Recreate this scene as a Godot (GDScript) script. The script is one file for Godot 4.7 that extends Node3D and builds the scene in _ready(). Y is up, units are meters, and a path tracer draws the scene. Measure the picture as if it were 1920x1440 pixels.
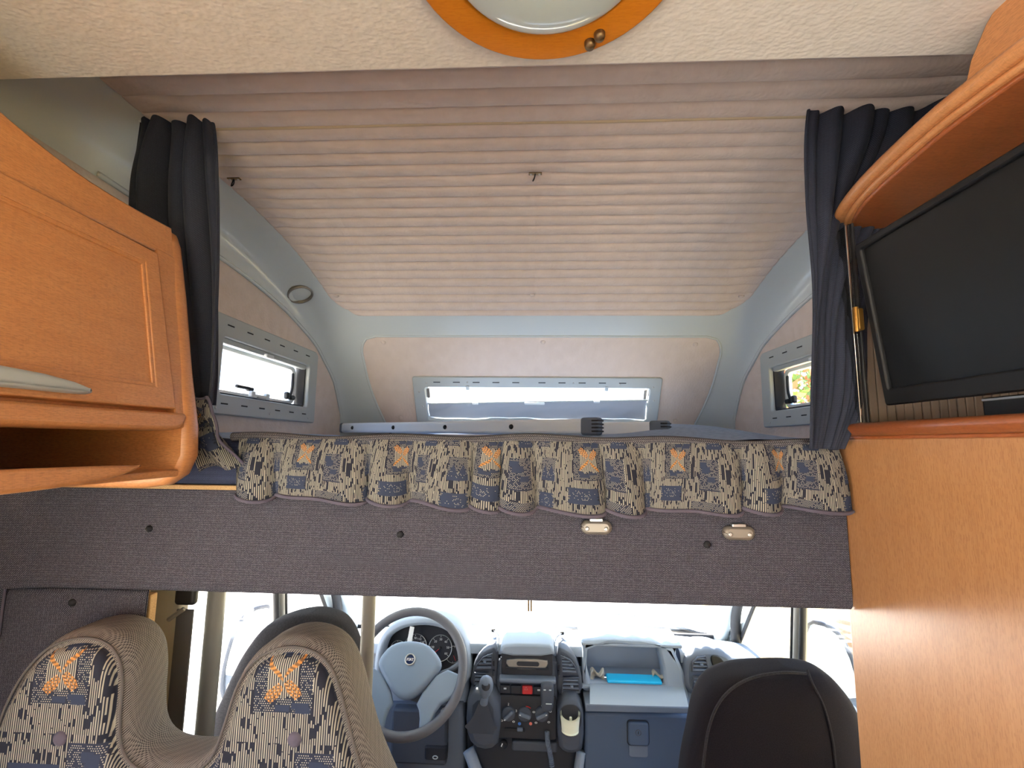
extends Node3D
# Interior of a coachbuilt motorhome, looking forward to the over-cab bed and the cab below it.
# Units are metres. V(x, h, d): x to the right of the vehicle's centre line, h above eye level (1.55 m over the floor), d forward of the viewer.
const EY := 1.55
var M := {}
var taken := {}

func V(x: float, h: float, d: float) -> Vector3:
	return Vector3(x, EY + h, -d)

# ---------------------------------------------------------------- scene tree helpers
func numbered(called: String) -> String:
	var n: int = taken.get(called, 0)
	taken[called] = n + 1
	return called if n == 0 else "%s_%03d" % [called, n]

func world_of(n: Node) -> Transform3D:
	var t := Transform3D()
	while n is Node3D and n != self:
		t = (n as Node3D).transform * t
		n = n.get_parent()
	return t

func tag(o: Node, label: String, category := "", group := "") -> Node:
	if label: o.set_meta("label", label)
	if category: o.set_meta("category", category)
	if group: o.set_meta("group", group)
	return o

func thing(called: String, label: String, category: String, at := Vector3.ZERO, group := "") -> Node3D:
	var o := Node3D.new()
	o.name = numbered(called)
	add_child(o)
	o.position = at
	tag(o, label, category, group)
	return o

# one named mesh; xf is given in world space whatever the parent
func put(called: String, mesh: Mesh, mat: Material, parent: Node = self, xf := Transform3D(), label := "") -> MeshInstance3D:
	var o := MeshInstance3D.new()
	o.mesh = mesh
	o.material_override = mat
	if parent == self:
		o.name = numbered(called)
		add_child(o)
		o.transform = xf
	else:
		o.name = called
		parent.add_child(o, true)
		o.transform = world_of(parent).affine_inverse() * xf
	if label: o.set_meta("label", label)
	return o

func struct(called: String, mesh: Mesh, mat: Material, label := "", xf := Transform3D()) -> MeshInstance3D:
	var o := put(called, mesh, mat, self, xf)
	o.set_meta("kind", "structure")
	if label: o.set_meta("label", label)
	return o

func struct_node(called: String, label: String, at := Vector3.ZERO) -> Node3D:
	var o := Node3D.new()
	o.name = numbered(called)
	add_child(o)
	o.position = at
	o.set_meta("kind", "structure")
	o.set_meta("label", label)
	return o

func at(p: Vector3) -> Transform3D:
	return Transform3D(Basis(), p)

# local x along right, local y along up, local z towards the viewer of that face
func facing(right: Vector3, up: Vector3, p: Vector3) -> Transform3D:
	var r := right.normalized()
	var z := r.cross(up).normalized()
	return Transform3D(Basis(r, z.cross(r).normalized(), z), p)

# ---------------------------------------------------------------- meshes
func arr_mesh(v: PackedVector3Array, uv: PackedVector2Array, idx: PackedInt32Array) -> ArrayMesh:
	var nrm := PackedVector3Array()
	nrm.resize(v.size())
	for i in range(0, idx.size(), 3):
		var a := v[idx[i]]
		var n := (v[idx[i + 2]] - a).cross(v[idx[i + 1]] - a)
		for k in 3: nrm[idx[i + k]] += n
	for i in nrm.size(): nrm[i] = nrm[i].normalized() if nrm[i].length_squared() > 1e-20 else Vector3.UP
	var a := []
	a.resize(Mesh.ARRAY_MAX)
	a[Mesh.ARRAY_VERTEX] = v
	a[Mesh.ARRAY_NORMAL] = nrm
	a[Mesh.ARRAY_TEX_UV] = uv
	a[Mesh.ARRAY_INDEX] = idx
	var m := ArrayMesh.new()
	m.add_surface_from_arrays(Mesh.PRIMITIVE_TRIANGLES, a)
	return m

# smooth sheet over the parameter lists us, vs; f(u, v) -> Vector3, t(u, v) -> Vector2 texture place, skip(point) -> bool leaves a cell out
func sheet(us: Array, vs: Array, f: Callable, t = null, skip = null, flip := false) -> ArrayMesh:
	var v := PackedVector3Array()
	var uv := PackedVector2Array()
	var idx := PackedInt32Array()
	for y in vs:
		for x in us:
			v.append(f.call(x, y))
			uv.append(t.call(x, y) if t != null else Vector2(x, y))
	var w := us.size()
	for j in vs.size() - 1:
		for i in w - 1:
			var p := j * w + i
			if skip != null and skip.call((v[p] + v[p + 1] + v[p + w] + v[p + w + 1]) / 4.0): continue
			if flip: idx.append_array([p, p + w, p + 1, p + 1, p + w, p + w + 1])
			else: idx.append_array([p, p + 1, p + w, p + 1, p + w + 1, p + w])
	return arr_mesh(v, uv, idx)

func steps(n: int, a := 0.0, b := 1.0) -> Array:
	var r := []
	for i in n + 1: r.append(lerpf(a, b, i / float(n)))
	return r

# steps with close rows at both ends, for rolled edges
func edged(n: int, a := 0.0, b := 1.0, e := 0.006) -> Array:
	var r := [a, a + e * 0.35, a + e]
	for i in range(1, n): r.append(lerpf(a + e, b - e, i / float(n)))
	r.append_array([b - e, b - e * 0.35, b])
	return r

func join(list: Array) -> ArrayMesh:
	var st := SurfaceTool.new()
	for e in list:
		if e is Array: st.append_from(e[0], 0, e[1])
		else: st.append_from(e, 0, Transform3D())
	return st.commit()

# box with rounded edges, centred
func rbox(s: Vector3, r: float, seg := 2) -> ArrayMesh:
	r = minf(r, minf(s.x, minf(s.y, s.z)) * 0.499)
	var h := s * 0.5 - Vector3(r, r, r)
	var v := PackedVector3Array()
	var uv := PackedVector2Array()
	var idx := PackedInt32Array()
	var prm := []
	for i in seg + 1: prm.append([-1.0, tan(lerpf(-PI / 4, 0.0, i / float(seg)))])
	for i in seg + 1: prm.append([1.0, tan(lerpf(0.0, PI / 4, i / float(seg)))])
	var nrm := PackedVector3Array()
	var w := prm.size()
	for ax in 3:
		for sg in [-1.0, 1.0]:
			var b := v.size()
			for j in w:
				for i in w:
					var n := Vector3()
					var c := Vector3()
					var a1 := (ax + 1) % 3
					var a2 := (ax + 2) % 3
					n[ax] = sg
					n[a1] = prm[i][1]
					n[a2] = prm[j][1]
					n = n.normalized()
					c[ax] = sg * h[ax]
					c[a1] = prm[i][0] * h[a1]
					c[a2] = prm[j][0] * h[a2]
					var p := c + n * r
					v.append(p)
					nrm.append(n)
					uv.append(Vector2(p[a1], p[a2]) if ax != 0 else Vector2(p.z, p.y))
			for j in w - 1:
				for i in w - 1:
					var p := b + j * w + i
					if sg > 0: idx.append_array([p, p + w, p + 1, p + 1, p + w, p + w + 1])
					else: idx.append_array([p, p + 1, p + w, p + 1, p + w + 1, p + w])
	var a := []
	a.resize(Mesh.ARRAY_MAX)
	a[Mesh.ARRAY_VERTEX] = v
	a[Mesh.ARRAY_NORMAL] = nrm
	a[Mesh.ARRAY_TEX_UV] = uv
	a[Mesh.ARRAY_INDEX] = idx
	var m := ArrayMesh.new()
	m.add_surface_from_arrays(Mesh.PRIMITIVE_TRIANGLES, a)
	return m

# rounded box between two corners given in world space
func block(a: Vector3, b: Vector3, r := 0.003) -> Array:
	return [rbox((b - a).abs(), r), at((a + b) / 2.0)]

func area2(p: PackedVector2Array) -> float:
	var s := 0.0
	for i in p.size(): s += p[i].cross(p[(i + 1) % p.size()])
	return s * 0.5

func inset(p: PackedVector2Array, by: float) -> PackedVector2Array:
	var q := PackedVector2Array()
	var n := p.size()
	for i in n:
		var a := (p[i] - p[(i - 1 + n) % n]).normalized()
		var b := (p[(i + 1) % n] - p[i]).normalized()
		var na := Vector2(-a.y, a.x)
		var nb := Vector2(-b.y, b.x)
		var m := na + nb
		q.append(p[i] + m * (by / maxf(0.35, 1.0 + na.dot(nb))))
	return q

func quads(st: SurfaceTool, ra: PackedVector2Array, za: float, rb: PackedVector2Array, zb: float, rev := false) -> void:
	var n := ra.size()
	for i in n:
		var k := (i + 1) % n
		var a := Vector3(ra[i].x, ra[i].y, za)
		var b := Vector3(ra[k].x, ra[k].y, za)
		var c := Vector3(rb[k].x, rb[k].y, zb)
		var d := Vector3(rb[i].x, rb[i].y, zb)
		for p in ([a, c, b, a, d, c] if not rev else [a, b, c, a, c, d]):
			st.set_uv(Vector2(p.x, p.y))
			st.add_vertex(p)

# a flat outline (counter-clockwise in x, y) pulled from z0 to z1 with rounded rims; inner gives a hole with as many corners as the outline
func extr(poly: PackedVector2Array, z0: float, z1: float, bevel := 0.002, inner := PackedVector2Array(), smooth_side := true) -> ArrayMesh:
	var st := SurfaceTool.new()
	st.begin(Mesh.PRIMITIVE_TRIANGLES)
	if z0 > z1:
		var zt := z0
		z0 = z1
		z1 = zt
	if area2(poly) < 0: poly.reverse()
	if inner.size() and area2(inner) < 0: inner.reverse()
	var small := inset(poly, bevel)
	var mid := inset(poly, bevel * 0.3)
	st.set_smooth_group(1 if smooth_side else 0xFFFFFFFF)
	var b := bevel
	for ring in [[small, z0, mid, z0 + b * 0.3], [mid, z0 + b * 0.3, poly, z0 + b], [poly, z0 + b, poly, z1 - b], [poly, z1 - b, mid, z1 - b * 0.3], [mid, z1 - b * 0.3, small, z1]]:
		quads(st, ring[0], ring[1], ring[2], ring[3])
	if inner.size():
		var big := inset(inner, -bevel)
		var bm := inset(inner, -bevel * 0.3)
		for ring in [[big, z0, bm, z0 + b * 0.3], [bm, z0 + b * 0.3, inner, z0 + b], [inner, z0 + b, inner, z1 - b], [inner, z1 - b, bm, z1 - b * 0.3], [bm, z1 - b * 0.3, big, z1]]:
			quads(st, ring[0], ring[1], ring[2], ring[3], true)
		st.set_smooth_group(2)
		quads(st, small, z0, big, z0, true)
		st.set_smooth_group(3)
		quads(st, small, z1, big, z1)
	else:
		var tri := Geometry2D.triangulate_polygon(small)
		if tri.is_empty(): tri = Geometry2D.triangulate_polygon(poly)
		for side in 2:
			st.set_smooth_group(2 + side)
			for i in range(0, tri.size(), 3):
				var o := [tri[i], tri[i + 1], tri[i + 2]]
				var pa := small[o[0]]
				var ccw := (small[o[1]] - pa).cross(small[o[2]] - pa) > 0
				if ccw == (side == 1): o = [o[0], o[2], o[1]]
				for k in o:
					st.set_uv(small[k])
					st.add_vertex(Vector3(small[k].x, small[k].y, z0 if side == 0 else z1))
	st.generate_normals()
	return st.commit()

func rrect(w: float, h: float, r: float, n := 4, c := Vector2.ZERO) -> PackedVector2Array:
	var p := PackedVector2Array()
	r = minf(r, minf(w, h) * 0.5)
	for q in 4:
		var o := Vector2((w / 2 - r) * [1, -1, -1, 1][q], (h / 2 - r) * [1, 1, -1, -1][q])
		for i in n + 1:
			var t := (q + i / float(n)) * PI / 2
			p.append(c + o + Vector2(cos(t), sin(t)) * r)
	return p

func oval(a: float, b: float, n := 32, c := Vector2.ZERO) -> PackedVector2Array:
	var p := PackedVector2Array()
	for i in n:
		var t := TAU * i / n
		p.append(c + Vector2(cos(t) * a, sin(t) * b))
	return p

# corners rounded by cutting, for hand-drawn outlines
func soft(p: PackedVector2Array, times := 2) -> PackedVector2Array:
	for k in times:
		var q := PackedVector2Array()
		for i in p.size():
			var a := p[i]
			var b := p[(i + 1) % p.size()]
			q.append(a.lerp(b, 0.25))
			q.append(a.lerp(b, 0.75))
		p = q
	return p

func curve(p: Array, n := 6, closed := false) -> PackedVector3Array:
	var r := PackedVector3Array()
	var m := p.size()
	for i in (m if closed else m - 1):
		var a: Vector3 = p[(i - 1 + m) % m] if closed or i > 0 else p[0] * 2.0 - p[1]
		var b: Vector3 = p[i]
		var c: Vector3 = p[(i + 1) % m]
		var d: Vector3 = p[(i + 2) % m] if closed or i + 2 < m else c * 2.0 - b
		for k in n: r.append(b.cubic_interpolate(c, a, d, k / float(n)))
	if not closed: r.append(p[m - 1])
	return r

# value of a smooth line through the points (x ascending)
func along(p: Array, x: float) -> float:
	if x <= p[0].x: return p[0].y
	for i in p.size() - 1:
		if x <= p[i + 1].x:
			var t: float = (x - p[i].x) / (p[i + 1].x - p[i].x)
			var a: Vector2 = p[maxi(i - 1, 0)]
			var b: Vector2 = p[i]
			var c: Vector2 = p[i + 1]
			var d: Vector2 = p[mini(i + 2, p.size() - 1)]
			var m0: float = (c.y - a.y) / (c.x - a.x)
			var m1: float = (d.y - b.y) / (d.x - b.x)
			var w: float = c.x - b.x
			return b.y * (2 * t * t * t - 3 * t * t + 1) + m0 * w * (t * t * t - 2 * t * t + t) + c.y * (3 * t * t - 2 * t * t * t) + m1 * w * (t * t * t - t * t)
	return p[p.size() - 1].y

# round bar along a path; r is a number or a list of radii; flat squeezes the section across its second axis
func tube(path: PackedVector3Array, r, seg := 10, closed := false, flat := 1.0) -> ArrayMesh:
	var v := PackedVector3Array()
	var uv := PackedVector2Array()
	var idx := PackedInt32Array()
	var n := path.size()
	var t0 := (path[1] - path[0]).normalized()
	var ref := Vector3.UP if absf(t0.y) < 0.9 else Vector3.RIGHT
	var x := t0.cross(ref).normalized()
	var dist := 0.0
	var rows := n + (1 if closed else 0)
	for i in rows:
		var k := i % n
		var t: Vector3
		if closed: t = (path[(k + 1) % n] - path[(k - 1 + n) % n]).normalized()
		else: t = (path[mini(k + 1, n - 1)] - path[maxi(k - 1, 0)]).normalized()
		x = (x - t * x.dot(t)).normalized()
		var y := t.cross(x)
		if i > 0: dist += path[k].distance_to(path[(k - 1 + n) % n])
		var rad: float = r[k] if r is Array else r
		for j in seg + 1:
			var a := TAU * j / seg
			v.append(path[k] + (x * cos(a) + y * sin(a) * flat) * rad)
			uv.append(Vector2(dist, float(j) / seg))
	for i in rows - 1:
		for j in seg:
			var p := i * (seg + 1) + j
			idx.append_array([p, p + 1, p + seg + 1, p + 1, p + seg + 2, p + seg + 1])
	if not closed:
		for e in 2:
			var c := v.size()
			v.append(path[0] if e == 0 else path[n - 1])
			uv.append(Vector2.ZERO)
			var b := 0 if e == 0 else (n - 1) * (seg + 1)
			for j in seg:
				if e == 0: idx.append_array([c, b + j + 1, b + j])
				else: idx.append_array([c, b + j, b + j + 1])
	return arr_mesh(v, uv, idx)

func bar(a: Vector3, b: Vector3, r: float, seg := 10) -> ArrayMesh:
	return tube(PackedVector3Array([a, b]), r, seg)

# profile of (radius, height) turned round the y axis
func lathe(p: PackedVector2Array, seg := 24) -> ArrayMesh:
	var v := PackedVector3Array()
	var uv := PackedVector2Array()
	var idx := PackedInt32Array()
	for q in p:
		for j in seg + 1:
			var a := TAU * j / seg
			v.append(Vector3(cos(a) * q.x, q.y, sin(a) * q.x))
			uv.append(Vector2(float(j) / seg, q.y))
	for i in p.size() - 1:
		for j in seg:
			var k := i * (seg + 1) + j
			idx.append_array([k, k + 1, k + seg + 1, k + 1, k + seg + 2, k + seg + 1])
	return arr_mesh(v, uv, idx)

func text(s: String, size: float, depth := 0.0006, bold := false) -> TextMesh:
	var t := TextMesh.new()
	var fnt := SystemFont.new()
	fnt.font_names = PackedStringArray(["Droid Sans"])
	if bold: fnt.font_weight = 700
	t.font = fnt
	t.text = s
	t.font_size = 32
	t.pixel_size = size / 24.0
	t.depth = depth
	t.curve_step = 4
	return t


# ---------------------------------------------------------------- materials
func mat(c: Color, rough := 0.6, o := {}) -> StandardMaterial3D:
	var m := StandardMaterial3D.new()
	m.albedo_color = c
	m.roughness = rough
	m.metallic = o.get("metal", 0.0)
	m.metallic_specular = o.get("spec", 0.5)
	if o.has("tex"):
		m.albedo_texture = o.tex
		m.texture_filter = BaseMaterial3D.TEXTURE_FILTER_LINEAR_WITH_MIPMAPS_ANISOTROPIC
	if o.has("normal"):
		m.normal_enabled = true
		m.normal_texture = o.normal
		m.normal_scale = o.get("nscale", 1.0)
	if o.has("tri"):
		m.uv1_triplanar = true
		m.uv1_world_triplanar = true
		m.uv1_scale = Vector3.ONE * (1.0 / float(o.tri))
	elif o.has("uv"):
		m.uv1_scale = Vector3(1.0 / o.uv.x, 1.0 / o.uv.y, 1)
	if o.has("coat"):
		m.clearcoat_enabled = true
		m.clearcoat = o.coat
		m.clearcoat_roughness = o.get("coat_rough", 0.2)
	if o.has("sheen"):
		m.rim_enabled = true
		m.rim = o.sheen
		m.rim_tint = 0.6
	if o.has("alpha"):
		m.transparency = BaseMaterial3D.TRANSPARENCY_ALPHA
		m.albedo_color.a = o.alpha
	if o.has("back"):
		m.backlight_enabled = true
		m.backlight = o.back
	m.cull_mode = BaseMaterial3D.CULL_DISABLED
	return m

func rgb(r: int, g: int, b: int) -> Color:
	return Color8(r, g, b)

func picture(img: Image) -> ImageTexture:
	img.generate_mipmaps()
	return ImageTexture.create_from_image(img)

func noise(kind: int, freq: float, s: int, oct := 3) -> FastNoiseLite:
	var n := FastNoiseLite.new()
	n.noise_type = kind
	n.frequency = freq
	n.seed = s
	n.fractal_octaves = oct
	return n

# wood: long soft bands, fine streaks and short dark pores; the grain runs along u, or along v when upright
func wood_image(a: Color, b: Color, pore: Color, upright: bool, s: int) -> Image:
	var n := 512
	var img := Image.create(n, n, false, Image.FORMAT_RGB8)
	var band := noise(FastNoiseLite.TYPE_SIMPLEX, 0.012, s, 2)
	var streak := noise(FastNoiseLite.TYPE_SIMPLEX, 0.16, s + 1, 2)
	var pores := noise(FastNoiseLite.TYPE_SIMPLEX, 0.45, s + 2, 1)
	for y in n:
		for x in n:
			var u := float(x)
			var v := float(y)
			var k := 0.5 + 0.26 * band.get_noise_2d(u * 0.25, v * 2.0) + 0.34 * streak.get_noise_2d(u * 0.06, v * 1.4)
			var c := a.lerp(b, clampf(k, 0, 1))
			var p := pores.get_noise_2d(u * 0.10, v * 1.3)
			if p > 0.42: c = c.lerp(pore, clampf((p - 0.42) * 2.0, 0, 0.34))
			if upright: img.set_pixel(y, x, c)
			else: img.set_pixel(x, y, c)
	return img

func grain_normal(freq: float, strength: float, s: int, stretch := 1.0) -> ImageTexture:
	var n := 256
	var img := Image.create(n, n, false, Image.FORMAT_L8)
	var f := noise(FastNoiseLite.TYPE_SIMPLEX, freq, s, 3)
	for y in n:
		for x in n:
			var k := 0.5 + 0.5 * f.get_noise_2d(x, y * stretch)
			img.set_pixel(x, y, Color(k, k, k))
	img.convert(Image.FORMAT_RGBA8)
	img.bump_map_to_normal_map(strength)
	return picture(img)

func speckle_image(a: Color, b: Color, freq: float, s: int, n := 256) -> Image:
	var img := Image.create(n, n, false, Image.FORMAT_RGB8)
	var f := noise(FastNoiseLite.TYPE_SIMPLEX, freq, s, 4)
	for y in n:
		for x in n:
			img.set_pixel(x, y, a.lerp(b, clampf(0.5 + 0.7 * f.get_noise_2d(x, y), 0, 1)))
	return img

# rows of light slubs on a dark ground, every second row shifted by half
func weave_image(ground: Color, slub: Color, across: int, down: int, w: float, h: float, s: int) -> Image:
	var n := 256
	var img := Image.create(n, n, false, Image.FORMAT_RGB8)
	img.fill(ground)
	var rng := RandomNumberGenerator.new()
	rng.seed = s
	var px := n / float(across)
	var py := n / float(down)
	for j in down:
		for i in across:
			var x := (i + (0.5 if j % 2 else 0.0)) * px
			var y := j * py
			var c := slub.lerp(ground, rng.randf() * 0.3)
			var ww := maxi(1, int(px * w))
			var hh := maxi(1, int(py * h))
			img.fill_rect(Rect2i(int(x), int(y), ww, hh), c)
			if int(x) + ww > n: img.fill_rect(Rect2i(0, int(y), int(x) + ww - n, hh), c)
	return img

# fine diagonal twill
func twill_image(ground: Color, thread: Color, count: int, s: int) -> Image:
	var n := 256
	var img := Image.create(n, n, false, Image.FORMAT_RGB8)
	var rng := RandomNumberGenerator.new()
	rng.seed = s
	for y in n:
		for x in n:
			var k := fposmod((x + y) * count / float(n), 1.0)
			img.set_pixel(x, y, (thread if k < 0.5 else ground).lerp(ground, rng.randf() * 0.25))
	return img

# jacquard upholstery: cream warp dashes on slate, dotted squares, slate blocks with peaks, orange crossed leaves
func jacquard_image(s: int) -> Image:
	var n := 1024
	var dark := rgb(48, 50, 60)
	var slate := rgb(58, 66, 86)
	var cream := rgb(178, 173, 157)
	var amber := rgb(200, 138, 78)
	var img := Image.create(n, n, false, Image.FORMAT_RGB8)
	img.fill(dark)
	var rng := RandomNumberGenerator.new()
	rng.seed = s
	var pitch := 10
	for i in n / pitch + 1:
		var y := -rng.randi_range(0, 60)
		while y < n:
			var on := rng.randi_range(50, 210)
			img.fill_rect(Rect2i(i * pitch, y, 5, on), cream.lerp(dark, rng.randf() * 0.18))
			y += on + rng.randi_range(0, 3) * 14 + 4
	for k in 80:   # gaps that run over two or three threads
		var gx := rng.randi_range(0, n / pitch) * pitch
		img.fill_rect(Rect2i(gx, rng.randi_range(0, n), pitch * rng.randi_range(1, 3) - 2, rng.randi_range(40, 120)), dark)
	# squares of the repeat: place, size, kind
	var cells := [
		[400, 120, 260, 290, "cross"], [90, 250, 150, 190, "peaks"], [760, 250, 160, 250, "dots"],
		[360, 470, 210, 120, "slate"], [690, 590, 250, 180, "peaks"], [60, 540, 170, 130, "slate"],
		[330, 690, 240, 210, "peaks"], [820, 60, 140, 110, "slate"], [20, 40, 150, 120, "dots"],
		[600, 860, 170, 130, "dots"], [90, 790, 170, 190, "dots"], [880, 830, 120, 150, "peaks"]]
	for c in cells:
		var x0: int = c[0]
		var y0: int = c[1]
		var w: int = c[2]
		var h: int = c[3]
		match c[4]:
			"slate":
				for k in h / 6:
					var j := rng.randi_range(-14, 14)
					img.fill_rect(Rect2i(x0 + j, y0 + k * 6, w - 2 * j, 6), slate)
				scatter_dots(img, x0 + 20, y0 + 20, w - 40, h - 40, cream, rng, 0.22)
			"dots":
				img.fill_rect(Rect2i(x0, y0, w, h), slate.lerp(dark, 0.4))
				scatter_dots(img, x0, y0, w, h, cream, rng, 0.75)
				for k in 4:
					img.fill_rect(Rect2i(x0 + rng.randi_range(0, w - 60), y0 + rng.randi_range(0, h - 60), 60, 44), slate)
			"peaks":
				img.fill_rect(Rect2i(x0, y0, w, h), dark.lerp(slate, 0.5))
				scatter_dots(img, x0, y0, w, h, cream, rng, 0.85)
				for t in 2:
					var px := x0 + int(w * (0.27 + 0.46 * t))
					var hh := int(h * 0.5)
					for k in hh / 4:
						var half := int(w * 0.27 * k * 4 / hh)
						img.fill_rect(Rect2i(px - half, y0 + int(h * 0.3) + k * 4, half * 2, 4), slate)
				img.fill_rect(Rect2i(x0, y0 + int(h * 0.8), w, int(h * 0.2)), slate)
				scatter_dots(img, x0, y0 + int(h * 0.62), w, int(h * 0.3), cream, rng, 0.2)
			_:
				img.fill_rect(Rect2i(x0, y0, w, h), slate.lerp(dark, 0.55))
				scatter_dots(img, x0, y0, w, h, cream, rng, 0.82)
				for k in 6:
					img.fill_rect(Rect2i(x0 + rng.randi_range(0, w - 50), y0 + (rng.randi_range(0, 40) if k % 2 else h - rng.randi_range(40, 70)), rng.randi_range(40, 90), 26), slate)
				var ix := x0 + int(w * 0.22)
				var iy := y0 + int(h * 0.22)
				var iw := int(w * 0.56)
				var ih := int(h * 0.56)
				img.fill_rect(Rect2i(ix, iy, iw, ih), dark)
				for k in iw / pitch:
					img.fill_rect(Rect2i(ix + k * pitch, iy + rng.randi_range(-8, 8), 5, ih + rng.randi_range(-6, 10)), cream)
				for arm in [[-1, -1], [1, -1], [-1, 1], [1, 1]]:
					for k in 9:
						var r := 0.10 + 0.045 * k
						var cx: float = ix + iw * (0.5 + arm[0] * r)
						var cy: float = iy + ih * (0.5 + arm[1] * r)
						var ww := 26 + 6 * mini(k, 9 - k)
						for e in 4:
							img.fill_rect(Rect2i(int(cx) - ww / 2 + e * ww / 4, int(cy) - 12 + e * 6 * int(arm[0]), ww / 4, 9), amber if (k + e) % 2 == 0 else amber.lerp(dark, 0.45))
	return img

func scatter_dots(img: Image, x0: int, y0: int, w: int, h: int, c: Color, rng: RandomNumberGenerator, share: float) -> void:
	for j in h / 9:
		for i in w / 10:
			if rng.randf() < share: img.fill_rect(Rect2i(x0 + i * 10 + (5 if j % 2 else 0), y0 + j * 9, 5, 4), c)

func make_materials() -> void:
	var T := FastNoiseLite.TYPE_SIMPLEX
	M.lining = mat(Color.WHITE, 0.85, {tex = picture(speckle_image(rgb(220, 214, 203), rgb(228, 222, 212), 0.05, 11)), tri = 0.4, normal = grain_normal(0.11, 2.2, 12, 1.6), nscale = 0.22, spec = 0.25})
	M.quilt = mat(Color.WHITE, 0.85, {tex = picture(speckle_image(rgb(214, 198, 188), rgb(221, 206, 197), 0.03, 13)), tri = 0.6, normal = grain_normal(0.16, 1.6, 14), nscale = 0.3, spec = 0.25})
	M.quilt_dark = mat(rgb(120, 108, 100), 0.9)
	M.piping = mat(rgb(204, 184, 152), 0.7)
	M.shell = mat(rgb(204, 211, 212), 0.14, {spec = 0.5})
	M.frame_grey = mat(rgb(178, 184, 184), 0.42)
	M.slot = mat(rgb(40, 41, 43), 0.8)
	M.rubber = mat(rgb(36, 36, 40), 0.7)
	M.black = mat(rgb(22, 22, 25), 0.5)
	M.silver = mat(rgb(196, 196, 194), 0.3, {metal = 0.9})
	M.brushed = mat(rgb(146, 140, 132), 0.42, {metal = 0.6})
	M.chrome = mat(rgb(225, 225, 222), 0.12, {metal = 1.0})
	M.brass = mat(rgb(186, 140, 72), 0.4, {metal = 0.9})
	M.bronze = mat(rgb(128, 104, 72), 0.4, {metal = 0.8})
	M.acrylic = mat(rgb(60, 70, 76), 0.03, {alpha = 0.06})
	M.glass = mat(rgb(40, 48, 46), 0.02, {alpha = 0.04})
	M.blind = mat(rgb(168, 174, 184), 0.8)
	var wa := rgb(202, 134, 80)
	var wb := rgb(218, 153, 97)
	var wp := rgb(150, 96, 58)
	M.wood = mat(Color.WHITE, 0.42, {tex = picture(wood_image(wa, wb, wp, false, 21)), tri = 0.34, coat = 0.35, coat_rough = 0.25})
	M.wood_up = mat(Color.WHITE, 0.36, {tex = picture(wood_image(rgb(180, 126, 80), rgb(194, 141, 93), rgb(150, 96, 56), true, 22)), tri = 0.5, coat = 0.55, coat_rough = 0.24})
	M.wood_dark = mat(Color.WHITE, 0.34, {tex = picture(wood_image(rgb(156, 84, 42), rgb(174, 99, 52), rgb(116, 60, 30), false, 23)), tri = 0.4, coat = 0.5, coat_rough = 0.18})
	M.lamp_wood = mat(Color.WHITE, 0.4, {tex = picture(wood_image(rgb(214, 128, 26), rgb(222, 138, 34), rgb(198, 112, 20), false, 24)), tri = 0.5, spec = 0.3})
	M.ply = mat(Color.WHITE, 0.8, {tex = picture(wood_image(rgb(186, 146, 98), rgb(206, 170, 120), rgb(90, 62, 40), false, 25)), tri = 0.15})
	M.weave = mat(Color.WHITE, 0.95, {tex = picture(weave_image(rgb(42, 41, 51), rgb(168, 168, 178), 20, 40, 0.52, 0.55, 31)), uv = Vector2(0.058, 0.075), spec = 0.2})
	M.weave_tri = mat(Color.WHITE, 0.95, {tex = picture(weave_image(rgb(58, 57, 64), rgb(176, 172, 170), 16, 32, 0.5, 0.5, 32)), tri = 0.06, spec = 0.2})
	M.twill = mat(Color.WHITE, 0.92, {tex = picture(twill_image(rgb(64, 62, 64), rgb(176, 168, 158), 20, 33)), tri = 0.085, spec = 0.2})
	M.jacquard = mat(Color.WHITE, 0.92, {tex = picture(jacquard_image(34)), uv = Vector2(0.434, 0.434), spec = 0.2})
	M.hem = mat(rgb(92, 86, 100), 0.9)
	M.navy = mat(Color.WHITE, 0.92, {tex = picture(weave_image(rgb(45, 48, 60), rgb(92, 98, 116), 24, 40, 0.6, 0.4, 35)), uv = Vector2(0.075, 0.075), spec = 0.2, sheen = 0.15})
	M.navy_tri = mat(Color.WHITE, 0.92, {tex = picture(weave_image(rgb(48, 53, 74), rgb(92, 100, 124), 24, 24, 0.5, 0.5, 36)), tri = 0.06, spec = 0.2})
	M.sheet_blue = mat(Color.WHITE, 0.9, {tex = picture(speckle_image(rgb(134, 152, 180), rgb(156, 174, 200), 0.05, 37)), tri = 0.3})
	M.seat_dark = mat(Color.WHITE, 0.93, {tex = picture(speckle_image(rgb(38, 36, 38), rgb(56, 53, 55), 0.12, 38)), tri = 0.2, spec = 0.2, sheen = 0.05})
	M.seat_black = mat(Color.WHITE, 0.95, {tex = picture(speckle_image(rgb(27, 24, 27), rgb(40, 36, 39), 0.2, 39)), tri = 0.2, spec = 0.15, sheen = 0.04})
	M.dash = mat(Color.WHITE, 0.55, {tex = picture(speckle_image(rgb(138, 149, 163), rgb(145, 156, 170), 0.3, 41)), tri = 0.1, spec = 0.4})
	M.dash_mid = mat(rgb(102, 111, 126), 0.55, {spec = 0.4})
	M.dash_dark = mat(rgb(70, 75, 86), 0.55, {spec = 0.4})
	M.dash_black = mat(rgb(42, 43, 49), 0.5, {spec = 0.4})
	M.glovebox = mat(rgb(74, 88, 110), 0.5, {spec = 0.4})
	M.wheel_rim = mat(rgb(92, 92, 98), 0.45)
	M.hub = mat(rgb(124, 140, 158), 0.5)
	M.white_print = mat(rgb(232, 232, 230), 0.6)
	M.red = mat(rgb(196, 36, 40), 0.4)
	M.blue_dot = mat(rgb(50, 110, 190), 0.5)
	M.red_dot = mat(rgb(220, 120, 108), 0.5)
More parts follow.
